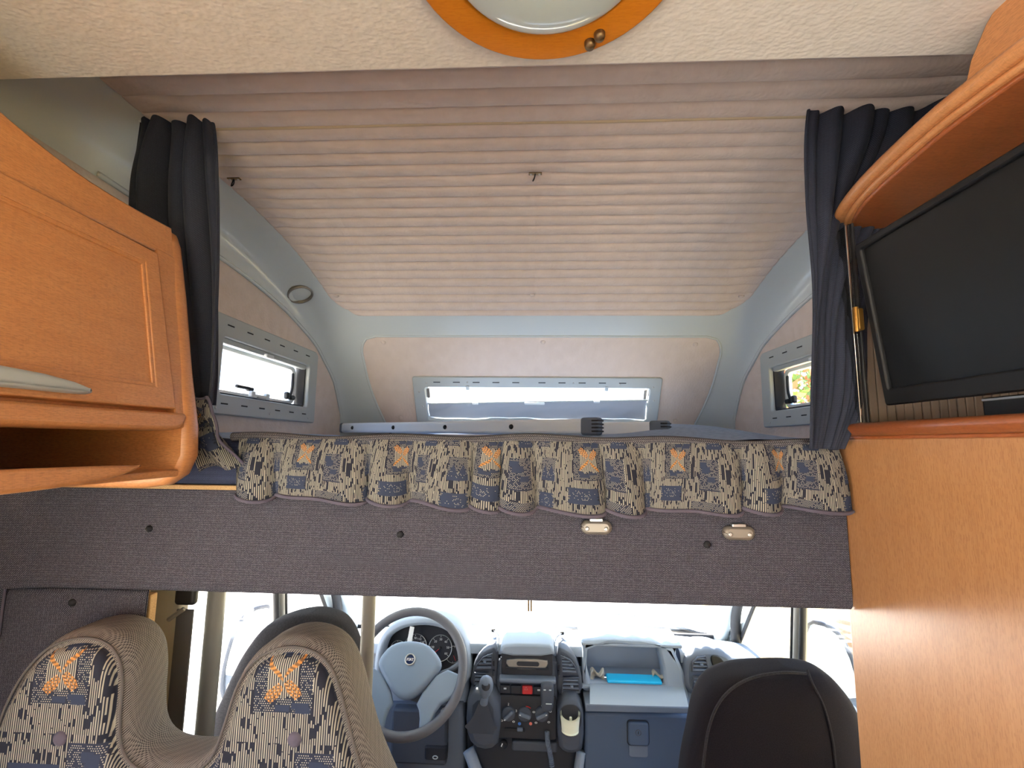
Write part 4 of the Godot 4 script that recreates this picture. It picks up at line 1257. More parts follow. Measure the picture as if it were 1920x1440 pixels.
	put("seam", tube(curve([V(0.7479, -0.6029, 1.4), V(0.7466, -0.6268, 1.376), V(0.7673, -0.6786, 1.368), V(0.7815, -0.748, 1.366), V(0.7868, -0.8241, 1.366)], 6), 0.003, 6), M.seat_dark, pr)
	put("cushion", rbox(Vector3(0.44, 0.14, 0.46), 0.06, 4), M.seat_black, pr, at(V(0.66, -1.30, 1.66)))
	put("pedestal", rbox(Vector3(0.36, 0.18, 0.40), 0.02), M.dash_dark, pr, at(V(0.66, -1.45, 1.68)))

# padded seat back between two side lines, each a list of (x, h) from the bottom up to a shared top; quilt adds diamond stitching
func seat_back(left: Array, right: Array, dm: float, thick: float, quilt: float, freq: float) -> ArrayMesh:
	var n := left.size() - 1
	var vs := steps(40, 0.0, n - 0.5) + steps(14, n - 0.5, n - 0.002).slice(1)
	var f := func(u: float, v: float) -> Vector3:
		var i := mini(int(v), n - 1)
		var t := v - i
		var a: Vector2 = (left[i] as Vector2).cubic_interpolate(left[i + 1], left[maxi(i - 1, 0)], left[mini(i + 2, n)], t)
		var b: Vector2 = (right[i] as Vector2).cubic_interpolate(right[i + 1], right[maxi(i - 1, 0)], right[mini(i + 2, n)], t)
		var an := u * TAU
		var c := signf(cos(an)) * pow(absf(cos(an)), 0.62)
		var s := signf(sin(an)) * pow(absf(sin(an)), 0.62)
		var half := (b.x - a.x) / 2.0
		var th := thick * pow(clampf((n - v) / 3.2, 0, 1), 0.42)
		var m := (a + b) / 2.0
		var x := m.x + half * c
		var h := lerpf(a.y, b.y, 0.5 + 0.5 * c)
		var q := quilt * (absf(sin((x + h) * freq)) + absf(sin((x - h) * freq)) - 1.2) * absf(s)
		return V(x, h, dm + (th + q) * s)
	return sheet(steps(72), vs, f)


# ---------------------------------------------------------------- cab: doors, pillars, windscreen, posts
func build_cab() -> void:
	var hole := PackedVector2Array([Vector2(1.18, -1.00), Vector2(2.30, -1.00), Vector2(2.27, -0.90), Vector2(2.06, -0.63), Vector2(1.84, -0.34), Vector2(1.18, -0.34)])
	var rim := PackedVector2Array([Vector2(1.02, -1.58), Vector2(2.62, -1.58), Vector2(2.60, -0.95), Vector2(2.14, -0.60), Vector2(1.92, -0.28), Vector2(1.02, -0.28)])
	for s in [-1.0, 1.0]:
		var bx := Transform3D(Basis(Vector3(0, 0, -1), Vector3(0, 1, 0), Vector3(1, 0, 0)), Vector3(s * 0.94, EY, 0))
		var dn := struct_node("door_1" if s < 0 else "door_2", ("driver's" if s < 0 else "passenger's") + " cab door with grey frame, quarter light and rubber seals", V(s * 0.94, -1.5, 1.7))
		put("door_panel", extr(rim, -0.03, 0.03, 0.006, hole, false), M.cab_trim, dn, bx)
		put("seal", extr(inset(hole, -0.004), -0.036 if s > 0 else 0.028, -0.028 if s > 0 else 0.036, 0.003, inset(hole, 0.014), false), M.rubber, dn, bx)
		put("divider", tube(PackedVector3Array([V(s * 0.915, -1.0, 1.80), V(s * 0.915, -0.34, 1.70)]), 0.022, 8), M.post, dn)
		put("divider_seal", tube(PackedVector3Array([V(s * 0.905, -1.0, 1.770), V(s * 0.905, -0.34, 1.668)]), 0.011, 8), M.rubber, dn)
		put("divider_seal", tube(PackedVector3Array([V(s * 0.905, -1.0, 1.828), V(s * 0.905, -0.34, 1.728)]), 0.008, 8), M.rubber, dn)
		put("pane", extr(inset(hole, -0.006), -0.004, 0.0, 0.001, PackedVector2Array(), false), M.glass, dn, bx)
		# windscreen pillar
		var pl := struct_node("pillar_1" if s < 0 else "pillar_2", ("driver's" if s < 0 else "passenger's") + " side windscreen pillar with black rubber", V(s * 0.88, -0.9, 2.3))
		put("post", tube(curve([V(s * 0.90, -1.0, 2.47), V(s * 0.875, -0.84, 2.34), V(s * 0.845, -0.58, 2.12), V(s * 0.82, -0.28, 1.86)], 6), 0.034, 10), M.cab_trim, pl)
		put("rubber", tube(curve([V(s * 0.905, -1.02, 2.30), V(s * 0.895, -0.92, 2.235), V(s * 0.885, -0.74, 2.20), V(s * 0.865, -0.52, 2.03), V(s * 0.85, -0.30, 1.86)], 6), 0.021, 8), M.rubber, pl)
	# windscreen
	var ws := struct_node("window_4", "windscreen with bright sandy ground outside", V(0, -0.87, 2.37))
	var wsx := facing(Vector3.RIGHT, V(0, -0.285, 1.87) - V(0, -0.885, 2.385), (V(0, -0.285, 1.87) + V(0, -0.885, 2.385)) / 2.0)
	put("pane", rbox(Vector3(1.70, 0.80, 0.005), 0.001), M.glass, ws, wsx)
	put("lower_seal", rbox(Vector3(1.72, 0.016, 0.02), 0.005), M.rubber, ws, at(V(0, -0.892, 2.385)))
	struct("trim_2", join([block(V(-1.04, -0.13, 1.85), V(1.04, -0.29, 1.90), 0.01)]), M.cab_trim, "grey header over the windscreen")
	# outer flanks below the alcove
	for s in [-1.0, 1.0]:
		struct("wall_left_flank" if s < 0 else "wall_right_flank", join([block(V(s * 0.92, -0.26, 0.98), V(s * 1.16, -1.6, 1.03), 0.01), block(V(s * 0.98, -0.10, 0.98), V(s * 1.10, -0.30, 2.40), 0.01)]), M.white_paint, "white outer body side " + ("by the driver's door" if s < 0 else "by the passenger's door"))
	# driver's side: beige pillar, seat belt, two posts
	var bp := thing("belt_pillar", "beige belt pillar with a wooden edge strip beside the padded partition", "pillar", V(-0.86, -1.5, 1.1))
	put("panel", rbox(Vector3(0.105, 1.25, 0.03), 0.008), M.beige, bp, at(V(-0.862, -0.93, 1.115)))
	put("edge_strip", rbox(Vector3(0.022, 1.23, 0.02), 0.002), M.ply, bp, at(V(-0.872, -0.93, 1.06)))
	var sb := thing("seat_belt", "grey seat belt running through a black upper guide", "seat belt", V(-0.79, -1.4, 1.08))
	put("webbing", rbox(Vector3(0.040, 0.95, 0.005), 0.002), M.belt, sb, at(V(-0.792, -0.86, 1.093)))
	put("guide", join([[extr(rrect(0.062, 0.052, 0.022, 5), -0.008, 0.008, 0.005, rrect(0.040, 0.016, 0.006, 5, Vector2(0, -0.008))), at(V(-0.795, -0.392, 1.085))], [rbox(Vector3(0.05, 0.05, 0.02), 0.010), at(V(-0.790, -0.350, 1.090))]]), M.black, sb)
	put("guide_link", tube(PackedVector3Array([V(-0.815, -0.402, 1.073), V(-0.782, -0.378, 1.073)]), 0.005, 8), M.brushed, sb)
	var po := thing("support_post", "grey metal post standing beside the seat belt", "post", V(-0.772, -1.5, 1.17))
	put("tube", bar(V(-0.778, -1.5, 1.17), V(-0.772, -0.29, 1.17), 0.0205, 18), M.post, po)
	put("collar", bar(V(-0.772, -0.322, 1.17), V(-0.772, -0.312, 1.17), 0.0225, 18), M.brushed, po)
	var p2 := thing("support_post", "brownish metal post with a dark clamp behind the driver's seat", "post", V(-0.39, -1.5, 1.20))
	put("tube", bar(V(-0.400, -1.5, 1.20), V(-0.404, -0.29, 1.20), 0.0165, 16), M.post, p2)
	put("clamp", lathe(PackedVector2Array([Vector2(0, -0.036), Vector2(0.006, -0.030), Vector2(0.018, -0.014), Vector2(0.0195, 0.0), Vector2(0.0195, 0.018), Vector2(0.016, 0.020)]), 18), M.brushed, p2, at(V(-0.404, -0.350, 1.196)))
	# two thin strips dangling behind the windscreen
	var hg := thing("hanging_tag", "two thin brown strips dangling at the top of the windscreen", "tag", V(-0.02, -0.64, 1.88))
	for e in [V(-0.016, -0.6083, 1.885), V(-0.0059, -0.609, 1.888)]:
		put("string", bar(Vector3(e.x, EY - 0.288, e.z), e, 0.0012, 6), M.bronze, hg)
		put("strip", rbox(Vector3(0.007, 0.055, 0.004), 0.001), M.bronze, hg, at(e))
	# wing mirrors
	for s in [-1.0, 1.0]:
		var wm := thing("wing_mirror", "wing mirror outside the " + ("driver's door" if s < 0 else "passenger's door") + ", large glass above a small one", "mirror", V(s * 1.2, -1.1, 2.05), "wing mirrors")
		var c := V(s * 1.19, -0.88, 2.06)
		var n := Vector3(-s * 0.36, 0.19, 1.0).normalized()
		var mx := facing(Vector3.UP.cross(n), Vector3.UP, c)
		var cp := soft(PackedVector2Array([Vector2(-s * 0.095, 0.185), Vector2(s * 0.02, 0.175), Vector2(s * 0.075, 0.09), Vector2(s * 0.105, -0.06), Vector2(s * 0.105, -0.17), Vector2(s * 0.06, -0.215), Vector2(-s * 0.08, -0.215), Vector2(-s * 0.10, -0.10)]), 2)
		put("housing", extr(cp, -0.07, 0.0, 0.02), M.dash_mid, wm, mx)
		put("rim", extr(cp, -0.002, 0.012, 0.005, inset(cp if area2(cp) > 0 else rev(cp), 0.015)), M.dash_dark, wm, mx)
		var gp := soft(PackedVector2Array([Vector2(-s * 0.082, 0.168), Vector2(s * 0.012, 0.158), Vector2(s * 0.062, 0.08), Vector2(s * 0.088, -0.05), Vector2(s * 0.086, -0.10), Vector2(-s * 0.084, -0.10)]), 1)
		put("main_glass", extr(gp, 0.0, 0.006, 0.001), M.mirror, wm, mx)
		put("lower_glass", extr(rrect(0.155, 0.078, 0.02, 4, Vector2(s * 0.004, -0.158)), 0.0, 0.007, 0.001), M.mirror, wm, mx * Transform3D(Basis(Vector3.UP, s * 0.08), Vector3.ZERO))
		put("arm", bar(c - n * 0.04 + Vector3(-s * 0.06, -0.10, 0), V(s * 0.96, -0.98, 2.16), 0.022, 10), M.dash_dark, wm)

func rev(p: PackedVector2Array) -> PackedVector2Array:
	p.reverse()
	return p

# ---------------------------------------------------------------- outside
func tree(called: String, label: String, base: Vector3, crown: Vector3, r: Vector3, n: int, mats: Array, s: int, size: float) -> void:
	var t := thing(called, label, "tree", base)
	var rng := RandomNumberGenerator.new()
	rng.seed = s
	for k in mats.size():
		var v := PackedVector3Array()
		var uv := PackedVector2Array()
		var idx := PackedInt32Array()
		for i in n / mats.size():
			var d := Vector3(rng.randfn(), rng.randfn(), rng.randfn()).normalized() * pow(rng.randf(), 0.4)
			var p := crown + Vector3(d.x * r.x, d.y * r.y, d.z * r.z)
			var a := Vector3(rng.randfn(), rng.randfn(), rng.randfn()).normalized() * size * rng.randf_range(0.6, 1.3)
			var b := a.cross(Vector3(rng.randfn(), rng.randfn(), rng.randfn())).normalized() * a.length() * 0.55
			var q := v.size()
			v.append_array([p - a, p + b, p + a, p - b])
			for e in 4: uv.append(Vector2.ZERO)
			idx.append_array([q, q + 1, q + 2, q, q + 2, q + 3])
		put("crown" if k == 0 else "blossom", arr_mesh(v, uv, idx), mats[k], t)
	put("trunk", tube(PackedVector3Array([base, base.lerp(crown, 0.5) + Vector3(0.06, 0, 0.04), crown]), [0.14, 0.10, 0.05], 8), M.bark, t)

func build_outside() -> void:
	struct("ground", rbox(Vector3(42.4, 0.2, 80), 0.01), M.sand, "pale sunlit sandy ground outside the windscreen", at(Vector3(-18.6, -1.1, 0)))
	struct("field", rbox(Vector3(37.4, 0.2, 80), 0.01), M.hay, "dry yellow grass field outside the passenger's window", at(Vector3(21.3, -1.1, 0)))
	tree("blossom_tree", "tree with orange blossom outside the passenger's side alcove window", Vector3(3.3, -1.0, -5.4), Vector3(3.25, 2.15, -5.5), Vector3(1.1, 1.0, 1.1), 3600, [M.leaf, M.blossom], 61, 0.055)
	tree("dark_tree", "dark evergreen tree mirrored in the passenger's wing mirror, nearer one", Vector3(4.6, -1.0, 5.5), Vector3(4.6, 1.6, 5.5), Vector3(1.6, 2.2, 1.6), 2600, [M.leaf_dark], 62, 0.12)
	tree("dark_tree", "dark evergreen tree mirrored in the passenger's wing mirror, farther one", Vector3(7.2, -1.0, 9.0), Vector3(7.2, 1.8, 9.0), Vector3(2.4, 2.6, 2.4), 2600, [M.leaf_dark], 63, 0.16)
	# house far behind, seen in the driver's mirror
	var hs := thing("house", "cream house with red roof mirrored in the driver's wing mirror", "house", Vector3(-9, -1.0, 15))
	put("walls", rbox(Vector3(6, 5, 5), 0.02), M.plaster, hs, at(Vector3(-9, 1.5, 15)))
	put("roof", extr(PackedVector2Array([Vector2(-3.4, 0), Vector2(3.4, 0), Vector2(0, 1.6)]), -2.8, 2.8, 0.02, PackedVector2Array(), false), M.tiles, hs, at(Vector3(-9, 4.0, 15)))
	for i in 3:
		for j in 2:
			put("window", rbox(Vector3(0.9, 1.2, 0.06), 0.02), M.pane_dark, hs, at(Vector3(-10.8 + i * 1.8, 0.6 + j * 2.1, 12.49)))
	tree("garden_tree", "small green tree beside the cream house behind", Vector3(-4.2, -1.0, 13.0), Vector3(-4.2, 1.6, 13.0), Vector3(1.1, 1.6, 1.1), 900, [M.leaf], 64, 0.14)


# ---------------------------------------------------------------- dashboard
func vent(parent: Node, poly: PackedVector2Array, z: float, n: int, tilt := 0.0) -> void:
	# louvred outlet: dark well, rim, slats
	var xf := at(Vector3(0, EY, -z))
	if area2(poly) < 0: poly.reverse()
	var v := put("vent", extr(poly, 0.0, 0.012, 0.003, inset(poly, 0.004)), M.dash_dark, parent, xf)
	put("well", extr(inset(poly, 0.003), -0.004, 0.002, 0.001), M.dash_black, v, xf)
	var lo := Vector2(9, 9)
	var hi := Vector2(-9, -9)
	for p in poly:
		lo = lo.min(p)
		hi = hi.max(p)
	for i in n:
		var y := lerpf(lo.y, hi.y, (i + 0.7) / (n + 0.4))
		var xa := 9.0
		var xb := -9.0
		for k in poly.size():
			var a := poly[k]
			var b := poly[(k + 1) % poly.size()]
			if (a.y - y) * (b.y - y) <= 0 and absf(a.y - b.y) > 1e-6:
				var x := a.x + (b.x - a.x) * (y - a.y) / (b.y - a.y)
				xa = minf(xa, x)
				xb = maxf(xb, x)
		if xb - xa > 0.012:
			put("slat", rbox(Vector3(xb - xa - 0.006, 0.0045, 0.012), 0.0018, 1), M.dash_mid, v, at(V((xa + xb) / 2, y, z - 0.006)) * Transform3D(Basis(Vector3.RIGHT, 0.35) * Basis(Vector3.BACK, tilt), Vector3.ZERO))
	put("tab", rbox(Vector3(0.012, 0.007, 0.012), 0.003), M.dash_mid, v, at(V((lo.x + hi.x) / 2 + 0.004, (lo.y + hi.y) / 2, z - 0.012)))

func gauge(parent: Node, c: Vector3, r: float, marks: Array, a0: float, a1: float, needle: float, tsize: float) -> void:
	var xf := facing(Vector3.RIGHT, Vector3(0, 1, -0.28), c)
	var g := put("gauge", extr(oval(r * 0.96, r * 0.96, 40), -0.001, 0.001, 0.0005), M.dash_black, parent, xf)
	put("ring", extr(oval(r, r, 48), 0.0, 0.004, 0.0012, oval(r * 0.945, r * 0.945, 48)), M.silver, g, xf)
	for i in marks.size():
		var a := lerpf(a0, a1, i / float(marks.size() - 1))
		var dir := Vector3(cos(a), sin(a), 0)
		put("tick", rbox(Vector3(r * 0.13, 0.0012, 0.0008), 0.0003, 1), M.white_print, g, xf * Transform3D(Basis(Vector3.BACK, a), dir * r * 0.86 + Vector3(0, 0, 0.0018)))
		if marks[i] != "": put("numeral", text(marks[i], tsize), M.white_print, g, xf * at(dir * r * 0.64 + Vector3(0, 0, 0.0018)))
	var nd := Vector3(cos(needle), sin(needle), 0)
	put("needle", rbox(Vector3(r * 0.9, 0.0022, 0.0012), 0.0006, 1), M.red, g, xf * Transform3D(Basis(Vector3.BACK, needle), nd * r * 0.36 + Vector3(0, 0, 0.004)))
	put("boss", lathe(PackedVector2Array([Vector2(r * 0.13, 0), Vector2(r * 0.12, 0.004), Vector2(0, 0.005)]), 14), M.rubber, g, xf * Transform3D(Basis(Vector3.RIGHT, PI / 2), Vector3(0, 0, 0.002)))

func build_dashboard() -> void:
	var db := thing("dashboard", "grey-blue dashboard with instruments, vents, radio and glovebox", "dashboard", V(0, -1.4, 2.1))
	var F := at(Vector3(0, EY, 0))
	# top: smooth skin from the windscreen to the front lip
	var prof := [Vector2(1.985, -0.835), Vector2(1.990, -0.810), Vector2(2.000, -0.799), Vector2(2.030, -0.794), Vector2(2.090, -0.796), Vector2(2.180, -0.808), Vector2(2.280, -0.845), Vector2(2.375, -0.885)]
	var tf := func(u: float, v: float) -> Vector3:
		var x := lerpf(-0.90, 0.90, u)
		var d := lerpf(2.375, 1.985, sin(v * PI * 0.5))
		var h := along(prof, d) - 0.035 * pow(absf(x) / 0.9, 3.0)
		return V(x, h, d)
	put("top_skin", sheet(steps(90), steps(30), tf, null, func(p: Vector3) -> bool: return p.x > 0.20 and p.x < 0.575 and p.z > -2.125), M.dash, db)
	put("tray_roof", rbox(Vector3(0.39, 0.012, 0.17), 0.004), M.dash, db, at(V(0.387, -0.779, 2.05)))
	put("core", join([block(V(-0.90, -0.90, 2.14), V(0.90, -1.50, 2.42), 0.02)]), M.dash_dark, db)
	# defroster slots on the top
	for s in [[V(-0.3309, -0.8446, 2.26), V(-0.24, -0.8489, 2.26)], [V(0.2333, -0.824, 2.2), V(0.4582, -0.8373, 2.2)], [V(0.5339, -0.8317, 2.18), V(0.6313, -0.844, 2.18)], [V(0.4793, -0.8638, 2.3), V(0.8088, -0.901, 2.32)], [V(-0.1398, -0.8333, 2.22), V(-0.1039, -0.8346, 2.22)]]:
		put("defroster_slot", tube(PackedVector3Array([s[0], s[1]]), 0.006, 8), M.dash_dark, db)
	put("top_pod", rbox(Vector3(0.165, 0.030, 0.10), 0.014, 3), M.dash, db, at(V(-0.0193, -0.7893, 2.1) + Vector3(0, -0.008, 0)))
	# driver's side: lower panels, binnacle
	put("driver_face", extr(soft(PackedVector2Array([Vector2(-0.90, -0.84), Vector2(-0.62, -0.80), Vector2(-0.27, -0.79), Vector2(-0.25, -0.98), Vector2(-0.27, -1.06), Vector2(-0.90, -1.08)]), 1), -2.10, -2.02, 0.012), M.dash, db, F)
	put("driver_lower_panel", extr(PackedVector2Array([Vector2(-0.90, -1.05), Vector2(-0.275, -1.03), Vector2(-0.26, -1.45), Vector2(-0.90, -1.45)]), -2.12, -2.00, 0.012), M.dash_mid, db, F)
	put("knee_panel", extr(rrect(0.22, 0.20, 0.012, 3, Vector2(-0.44, -1.14)), -2.01, -1.965, 0.010), M.dash_dark, db, F)
	var hb := put("fuse_flap", extr(rrect(0.085, 0.050, 0.008, 3, Vector2(-0.3705, -1.1905)), -2.00, -1.955, 0.006), M.dash_black, db, F)
	put("symbol", extr(oval(0.011, 0.007, 16, Vector2(-0.3711, -1.2026)), -1.956, -1.953, 0.0005, oval(0.007, 0.004, 16, Vector2(-0.3711, -1.2026))), M.cab_trim, hb, F)
	var bo := soft(PackedVector2Array([Vector2(-0.6156, -0.9696), Vector2(-0.6185, -0.8238), Vector2(-0.5923, -0.75), Vector2(-0.5327, -0.7026), Vector2(-0.4378, -0.684), Vector2(-0.3423, -0.6932), Vector2(-0.2846, -0.7252), Vector2(-0.2494, -0.7929), Vector2(-0.2291, -0.9563)]), 2)
	var bi := soft(PackedVector2Array([Vector2(-0.583, -0.9492), Vector2(-0.5842, -0.8326), Vector2(-0.5659, -0.769), Vector2(-0.5167, -0.73), Vector2(-0.4367, -0.7138), Vector2(-0.3604, -0.7215), Vector2(-0.3133, -0.7497), Vector2(-0.2866, -0.8077), Vector2(-0.2749, -0.9388)]), 2)
	var bn := put("binnacle_hood", extr(bo, -2.04, -1.925, 0.014, bi), M.dash, db, F)
	put("instrument_face", extr(inset(bi if area2(bi) > 0 else rev(bi), -0.004), -1.985, -1.972, 0.002), M.dash_black, bn, F)
	gauge(bn, V(-0.4646, -0.8065, 1.962), 0.0455, ["10", "30", "50", "70", "90", "110", "130", "150", "170"], 3.93, -0.62, 3.75, 0.0075)
	gauge(bn, V(-0.3651, -0.8094, 1.962), 0.0475, ["0", "10", "20", "30", "40", "50", "60"], 3.80, -0.66, 3.80, 0.0075)
	gauge(bn, V(-0.3123, -0.8317, 1.962), 0.030, ["", "", "", ""], 1.4, -1.6, -1.1, 0.006)
	gauge(bn, V(-0.535, -0.8166, 1.962), 0.030, ["", "", "", ""], 1.7, 4.7, 2.6, 0.006)
	put("white_strip", rbox(Vector3(0.018, 0.085, 0.001), 0.0004), M.white_print, bn, Transform3D(Basis(Vector3.BACK, -0.16), V(-0.4806, -0.7645, 1.935)))  # thin white strip slanting across the instruments
	put("display", rbox(Vector3(0.04, 0.016, 0.002), 0.0006), mat(rgb(110, 130, 96), 0.3), bn, at(V(-0.4054, -0.8675, 1.965)))

	# centre stack
	var st := put("centre_stack", extr(soft(PackedVector2Array([Vector2(-0.132, -0.8065), Vector2(0.0933, -0.8034), Vector2(0.0973, -0.9402), Vector2(0.0972, -1.0856), Vector2(-0.1397, -1.0909), Vector2(-0.138, -0.9483)]), 1), -2.10, -1.925, 0.010), M.dash_dark, db, F)
	put("radio_hood", extr(soft(PackedVector2Array([Vector2(-0.1264, -0.8056), Vector2(-0.1208, -0.771), Vector2(-0.0986, -0.7588), Vector2(0.06, -0.756), Vector2(0.0802, -0.7668), Vector2(0.0863, -0.8009)]), 1), -2.06, -1.895, 0.010), M.dash, st, F)
	put("radio_well", extr(rrect(0.196, 0.086, 0.006, 2, Vector2(-0.0208, -0.8368)), -1.93, -1.9215, 0.002), M.dash_black, st, F)
	var rd := put("radio", extr(soft(PackedVector2Array([Vector2(-0.0986, -0.8188), Vector2(0.0565, -0.8178), Vector2(0.0606, -0.8405), Vector2(0.0403, -0.8564), Vector2(-0.0736, -0.8582), Vector2(-0.1003, -0.8438)]), 1), -1.93, -1.913, 0.003), M.brushed, st, F)
	put("cassette_slot", extr(rrect(0.086, 0.016, 0.008, 5, Vector2(-0.0167, -0.836)), -1.914, -1.911, 0.001), M.dash_black, rd, F)
	put("lower_lip", rbox(Vector3(0.165, 0.006, 0.004), 0.002), M.dash_black, rd, at(V(-0.0206, -0.8509, 1.911)))
	put("tray_lip", rbox(Vector3(0.215, 0.016, 0.05), 0.007), M.dash_mid, st, at(V(-0.0183, -0.8888, 1.915)))
	# switch row
	for i in 5:
		var sw := put("switch", rbox(Vector3(0.0395, 0.030, 0.014), 0.004), M.red if i == 2 else M.dash_black, st, at(V(-0.1033, -0.9276, 1.915) + Vector3(i * 0.0425, -0.0004 * i, 0)), "red hazard switch" if i == 2 else "")
		if i == 2:
			var o := V(-0.023, -0.921, 1.907)
			put("triangle_sign", extr(PackedVector2Array([Vector2(-0.007, -0.005), Vector2(0.007, -0.005), Vector2(0, 0.007)]), 0, 0.001, 0.0003, PackedVector2Array([Vector2(-0.0042, -0.0034), Vector2(0.0042, -0.0034), Vector2(0, 0.0040)]), false), M.red_dot, sw, at(o))
		elif i == 0 or i == 3:
			put("symbol", rbox(Vector3(0.010, 0.006, 0.001), 0.0004), M.cab_trim, sw, at(V(-0.1029, -0.924, 1.9075) + Vector3(i * 0.0425, -0.0004 * i, 0)))
	# heater controls
	put("heater_panel", extr(rrect(0.232, 0.152, 0.012, 3, Vector2(-0.0233, -1.0262)), -1.93, -1.914, 0.004), M.dash_black, st, F)
	var kn := [[V(-0.0885, -1.0121, 1.905), 0.75], [V(-0.0273, -1.0108, 1.905), -0.30], [V(0.0367, -1.0094, 1.905), 0.42]]
	for i in 3:
		var c: Vector3 = kn[i][0]
		var kx := Transform3D(Basis(Vector3.RIGHT, PI / 2), c)
		var k := put("knob", lathe(PackedVector2Array([Vector2(0.0255, -0.010), Vector2(0.0255, 0.0), Vector2(0.024, 0.003), Vector2(0.020, 0.004), Vector2(0, 0.004)]), 28), M.dash_dark, st, kx)
		put("grip", rbox(Vector3(0.046, 0.013, 0.014), 0.005), M.dash_mid, k, Transform3D(Basis(Vector3.BACK, kn[i][1]), c + Vector3(0, 0, 0.009)))
		put("pointer", rbox(Vector3(0.006, 0.003, 0.001), 0.0004), M.white_print, k, Transform3D(Basis(Vector3.BACK, kn[i][1]), c + Vector3(0, 0, 0.0165)) * at(Vector3((-0.018 if i < 2 else 0.018), 0, 0)))
	for e in [["2", V(-0.0891, -0.9797, 1.909)], ["1", V(-0.1201, -0.9985, 1.909)], ["3", V(-0.0596, -1.002, 1.909)]]:
		put("numeral", text(e[0], 0.008), M.white_print, st, at(e[1]))
	for e in [V(-0.1135, -1.0374, 1.909), V(-0.0692, -1.0395, 1.909), V(0.0067, -1.0033, 1.909), V(0.0387, -0.9798, 1.909), V(0.0687, -0.9992, 1.909), V(0.0149, -1.0401, 1.909), V(0.0628, -1.0365, 1.909)]:
		put("symbol", extr(oval(0.005, 0.0035, 10), 0, 0.001, 0.0003, oval(0.003, 0.0018, 10)), M.white_print, st, at(e))
	put("cold_mark", lathe(PackedVector2Array([Vector2(0.006, 0), Vector2(0.0055, 0.001), Vector2(0, 0.0012)]), 12), M.blue_dot, st, Transform3D(Basis(Vector3.RIGHT, PI / 2), V(-0.0471, -1.0461, 1.909)))
	put("hot_mark", lathe(PackedVector2Array([Vector2(0.006, 0), Vector2(0.0055, 0.001), Vector2(0, 0.0012)]), 12), M.red_dot, st, Transform3D(Basis(Vector3.RIGHT, PI / 2), V(-0.0051, -1.0445, 1.909)))
	put("heat_arc", tube(curve([V(-0.0236, -0.9848, 1.909), V(-0.0135, -0.9863, 1.909), V(-0.0054, -0.9907, 1.909)], 4), 0.0018, 6), M.red, st)
	put("slider_slot", rbox(Vector3(0.075, 0.012, 0.002), 0.001), M.slot, st, at(V(-0.0649, -1.0689, 1.909)))
	put("slider", rbox(Vector3(0.022, 0.013, 0.012), 0.003), M.dash_mid, st, at(V(-0.0449, -1.0645, 1.909)))
	# lower console
	put("lower_console", extr(soft(PackedVector2Array([Vector2(-0.1994, -1.1101), Vector2(0.1271, -1.1053), Vector2(0.1913, -1.1772), Vector2(0.2047, -1.502), Vector2(-0.2511, -1.5235), Vector2(-0.2387, -1.1943)]), 1), -2.20, -1.955, 0.012), M.dash_black, db, F)
	put("oddments_tray", rbox(Vector3(0.17, 0.035, 0.06), 0.008), M.dash_dark, db, at(V(0.0095, -1.1293, 1.945)))
	var sk := put("lighter_socket", lathe(PackedVector2Array([Vector2(0.016, -0.006), Vector2(0.016, 0.004), Vector2(0.012, 0.006), Vector2(0.010, 0.0), Vector2(0, -0.002)]), 18), M.rubber, db, Transform3D(Basis(Vector3.RIGHT, PI / 2), V(-0.1083, -1.1413, 1.945)))
	put("lighter_mark", rbox(Vector3(0.004, 0.012, 0.002), 0.0005), M.white_print, sk, Transform3D(Basis(Vector3.BACK, -0.4), V(-0.114, -1.1393, 1.938)))
	put("side_skirt", tube(curve([V(-0.2372, -1.1365, 1.9), V(-0.2192, -1.1661, 1.89), V(-0.1994, -1.204, 1.88), V(-0.1577, -1.2841, 1.87)], 5), 0.022, 10), M.dash, db)
	put("side_skirt", tube(curve([V(0.1845, -1.1374, 1.92), V(0.1734, -1.1898, 1.91), V(0.1621, -1.2908, 1.9)], 5), 0.018, 10), M.dash, db)
	# vents either side of the stack
	put("vent_surround", extr(soft(PackedVector2Array([Vector2(-0.1351, -0.7875), Vector2(-0.1867, -0.8046), Vector2(-0.2194, -0.8328), Vector2(-0.235, -0.8798), Vector2(-0.242, -0.9338), Vector2(-0.1899, -0.9588), Vector2(-0.1325, -0.9568)]), 1), -2.08, -1.935, 0.010), M.dash_dark, db, F)
	put("vent_surround", extr(soft(PackedVector2Array([Vector2(0.0938, -0.7825), Vector2(0.1306, -0.791), Vector2(0.1673, -0.8207), Vector2(0.1873, -0.8699), Vector2(0.1949, -0.9418), Vector2(0.1463, -0.9661), Vector2(0.0937, -0.9679)]), 1), -2.08, -1.935, 0.010), M.dash_dark, db, F)
	vent(db, PackedVector2Array([Vector2(-0.1545, -0.8609), Vector2(-0.2205, -0.8668), Vector2(-0.2147, -0.8473), Vector2(-0.1904, -0.8194), Vector2(-0.1533, -0.8047)]), 1.928, 4, 0.06)
	vent(db, PackedVector2Array([Vector2(-0.1678, -0.9227), Vector2(-0.2254, -0.9266), Vector2(-0.2223, -0.8765), Vector2(-0.1666, -0.8767)]), 1.928, 3)
	vent(db, PackedVector2Array([Vector2(0.112, -0.8657), Vector2(0.108, -0.8044), Vector2(0.1447, -0.8186), Vector2(0.1649, -0.8429), Vector2(0.1729, -0.8675)]), 1.928, 5, -0.06)
	vent(db, PackedVector2Array([Vector2(0.1098, -0.9437), Vector2(0.116, -0.8827), Vector2(0.1769, -0.8807), Vector2(0.1806, -0.9356)]), 1.928, 4)
	for e in [V(-0.1482, -0.8411, 1.923), V(-0.1486, -0.8776, 1.923), V(0.1016, -0.8466, 1.923), V(0.1005, -0.8695, 1.923)]:
		put("thumb_wheel", rbox(Vector3(0.008, 0.020, 0.010), 0.003), M.dash_black, db, at(e))
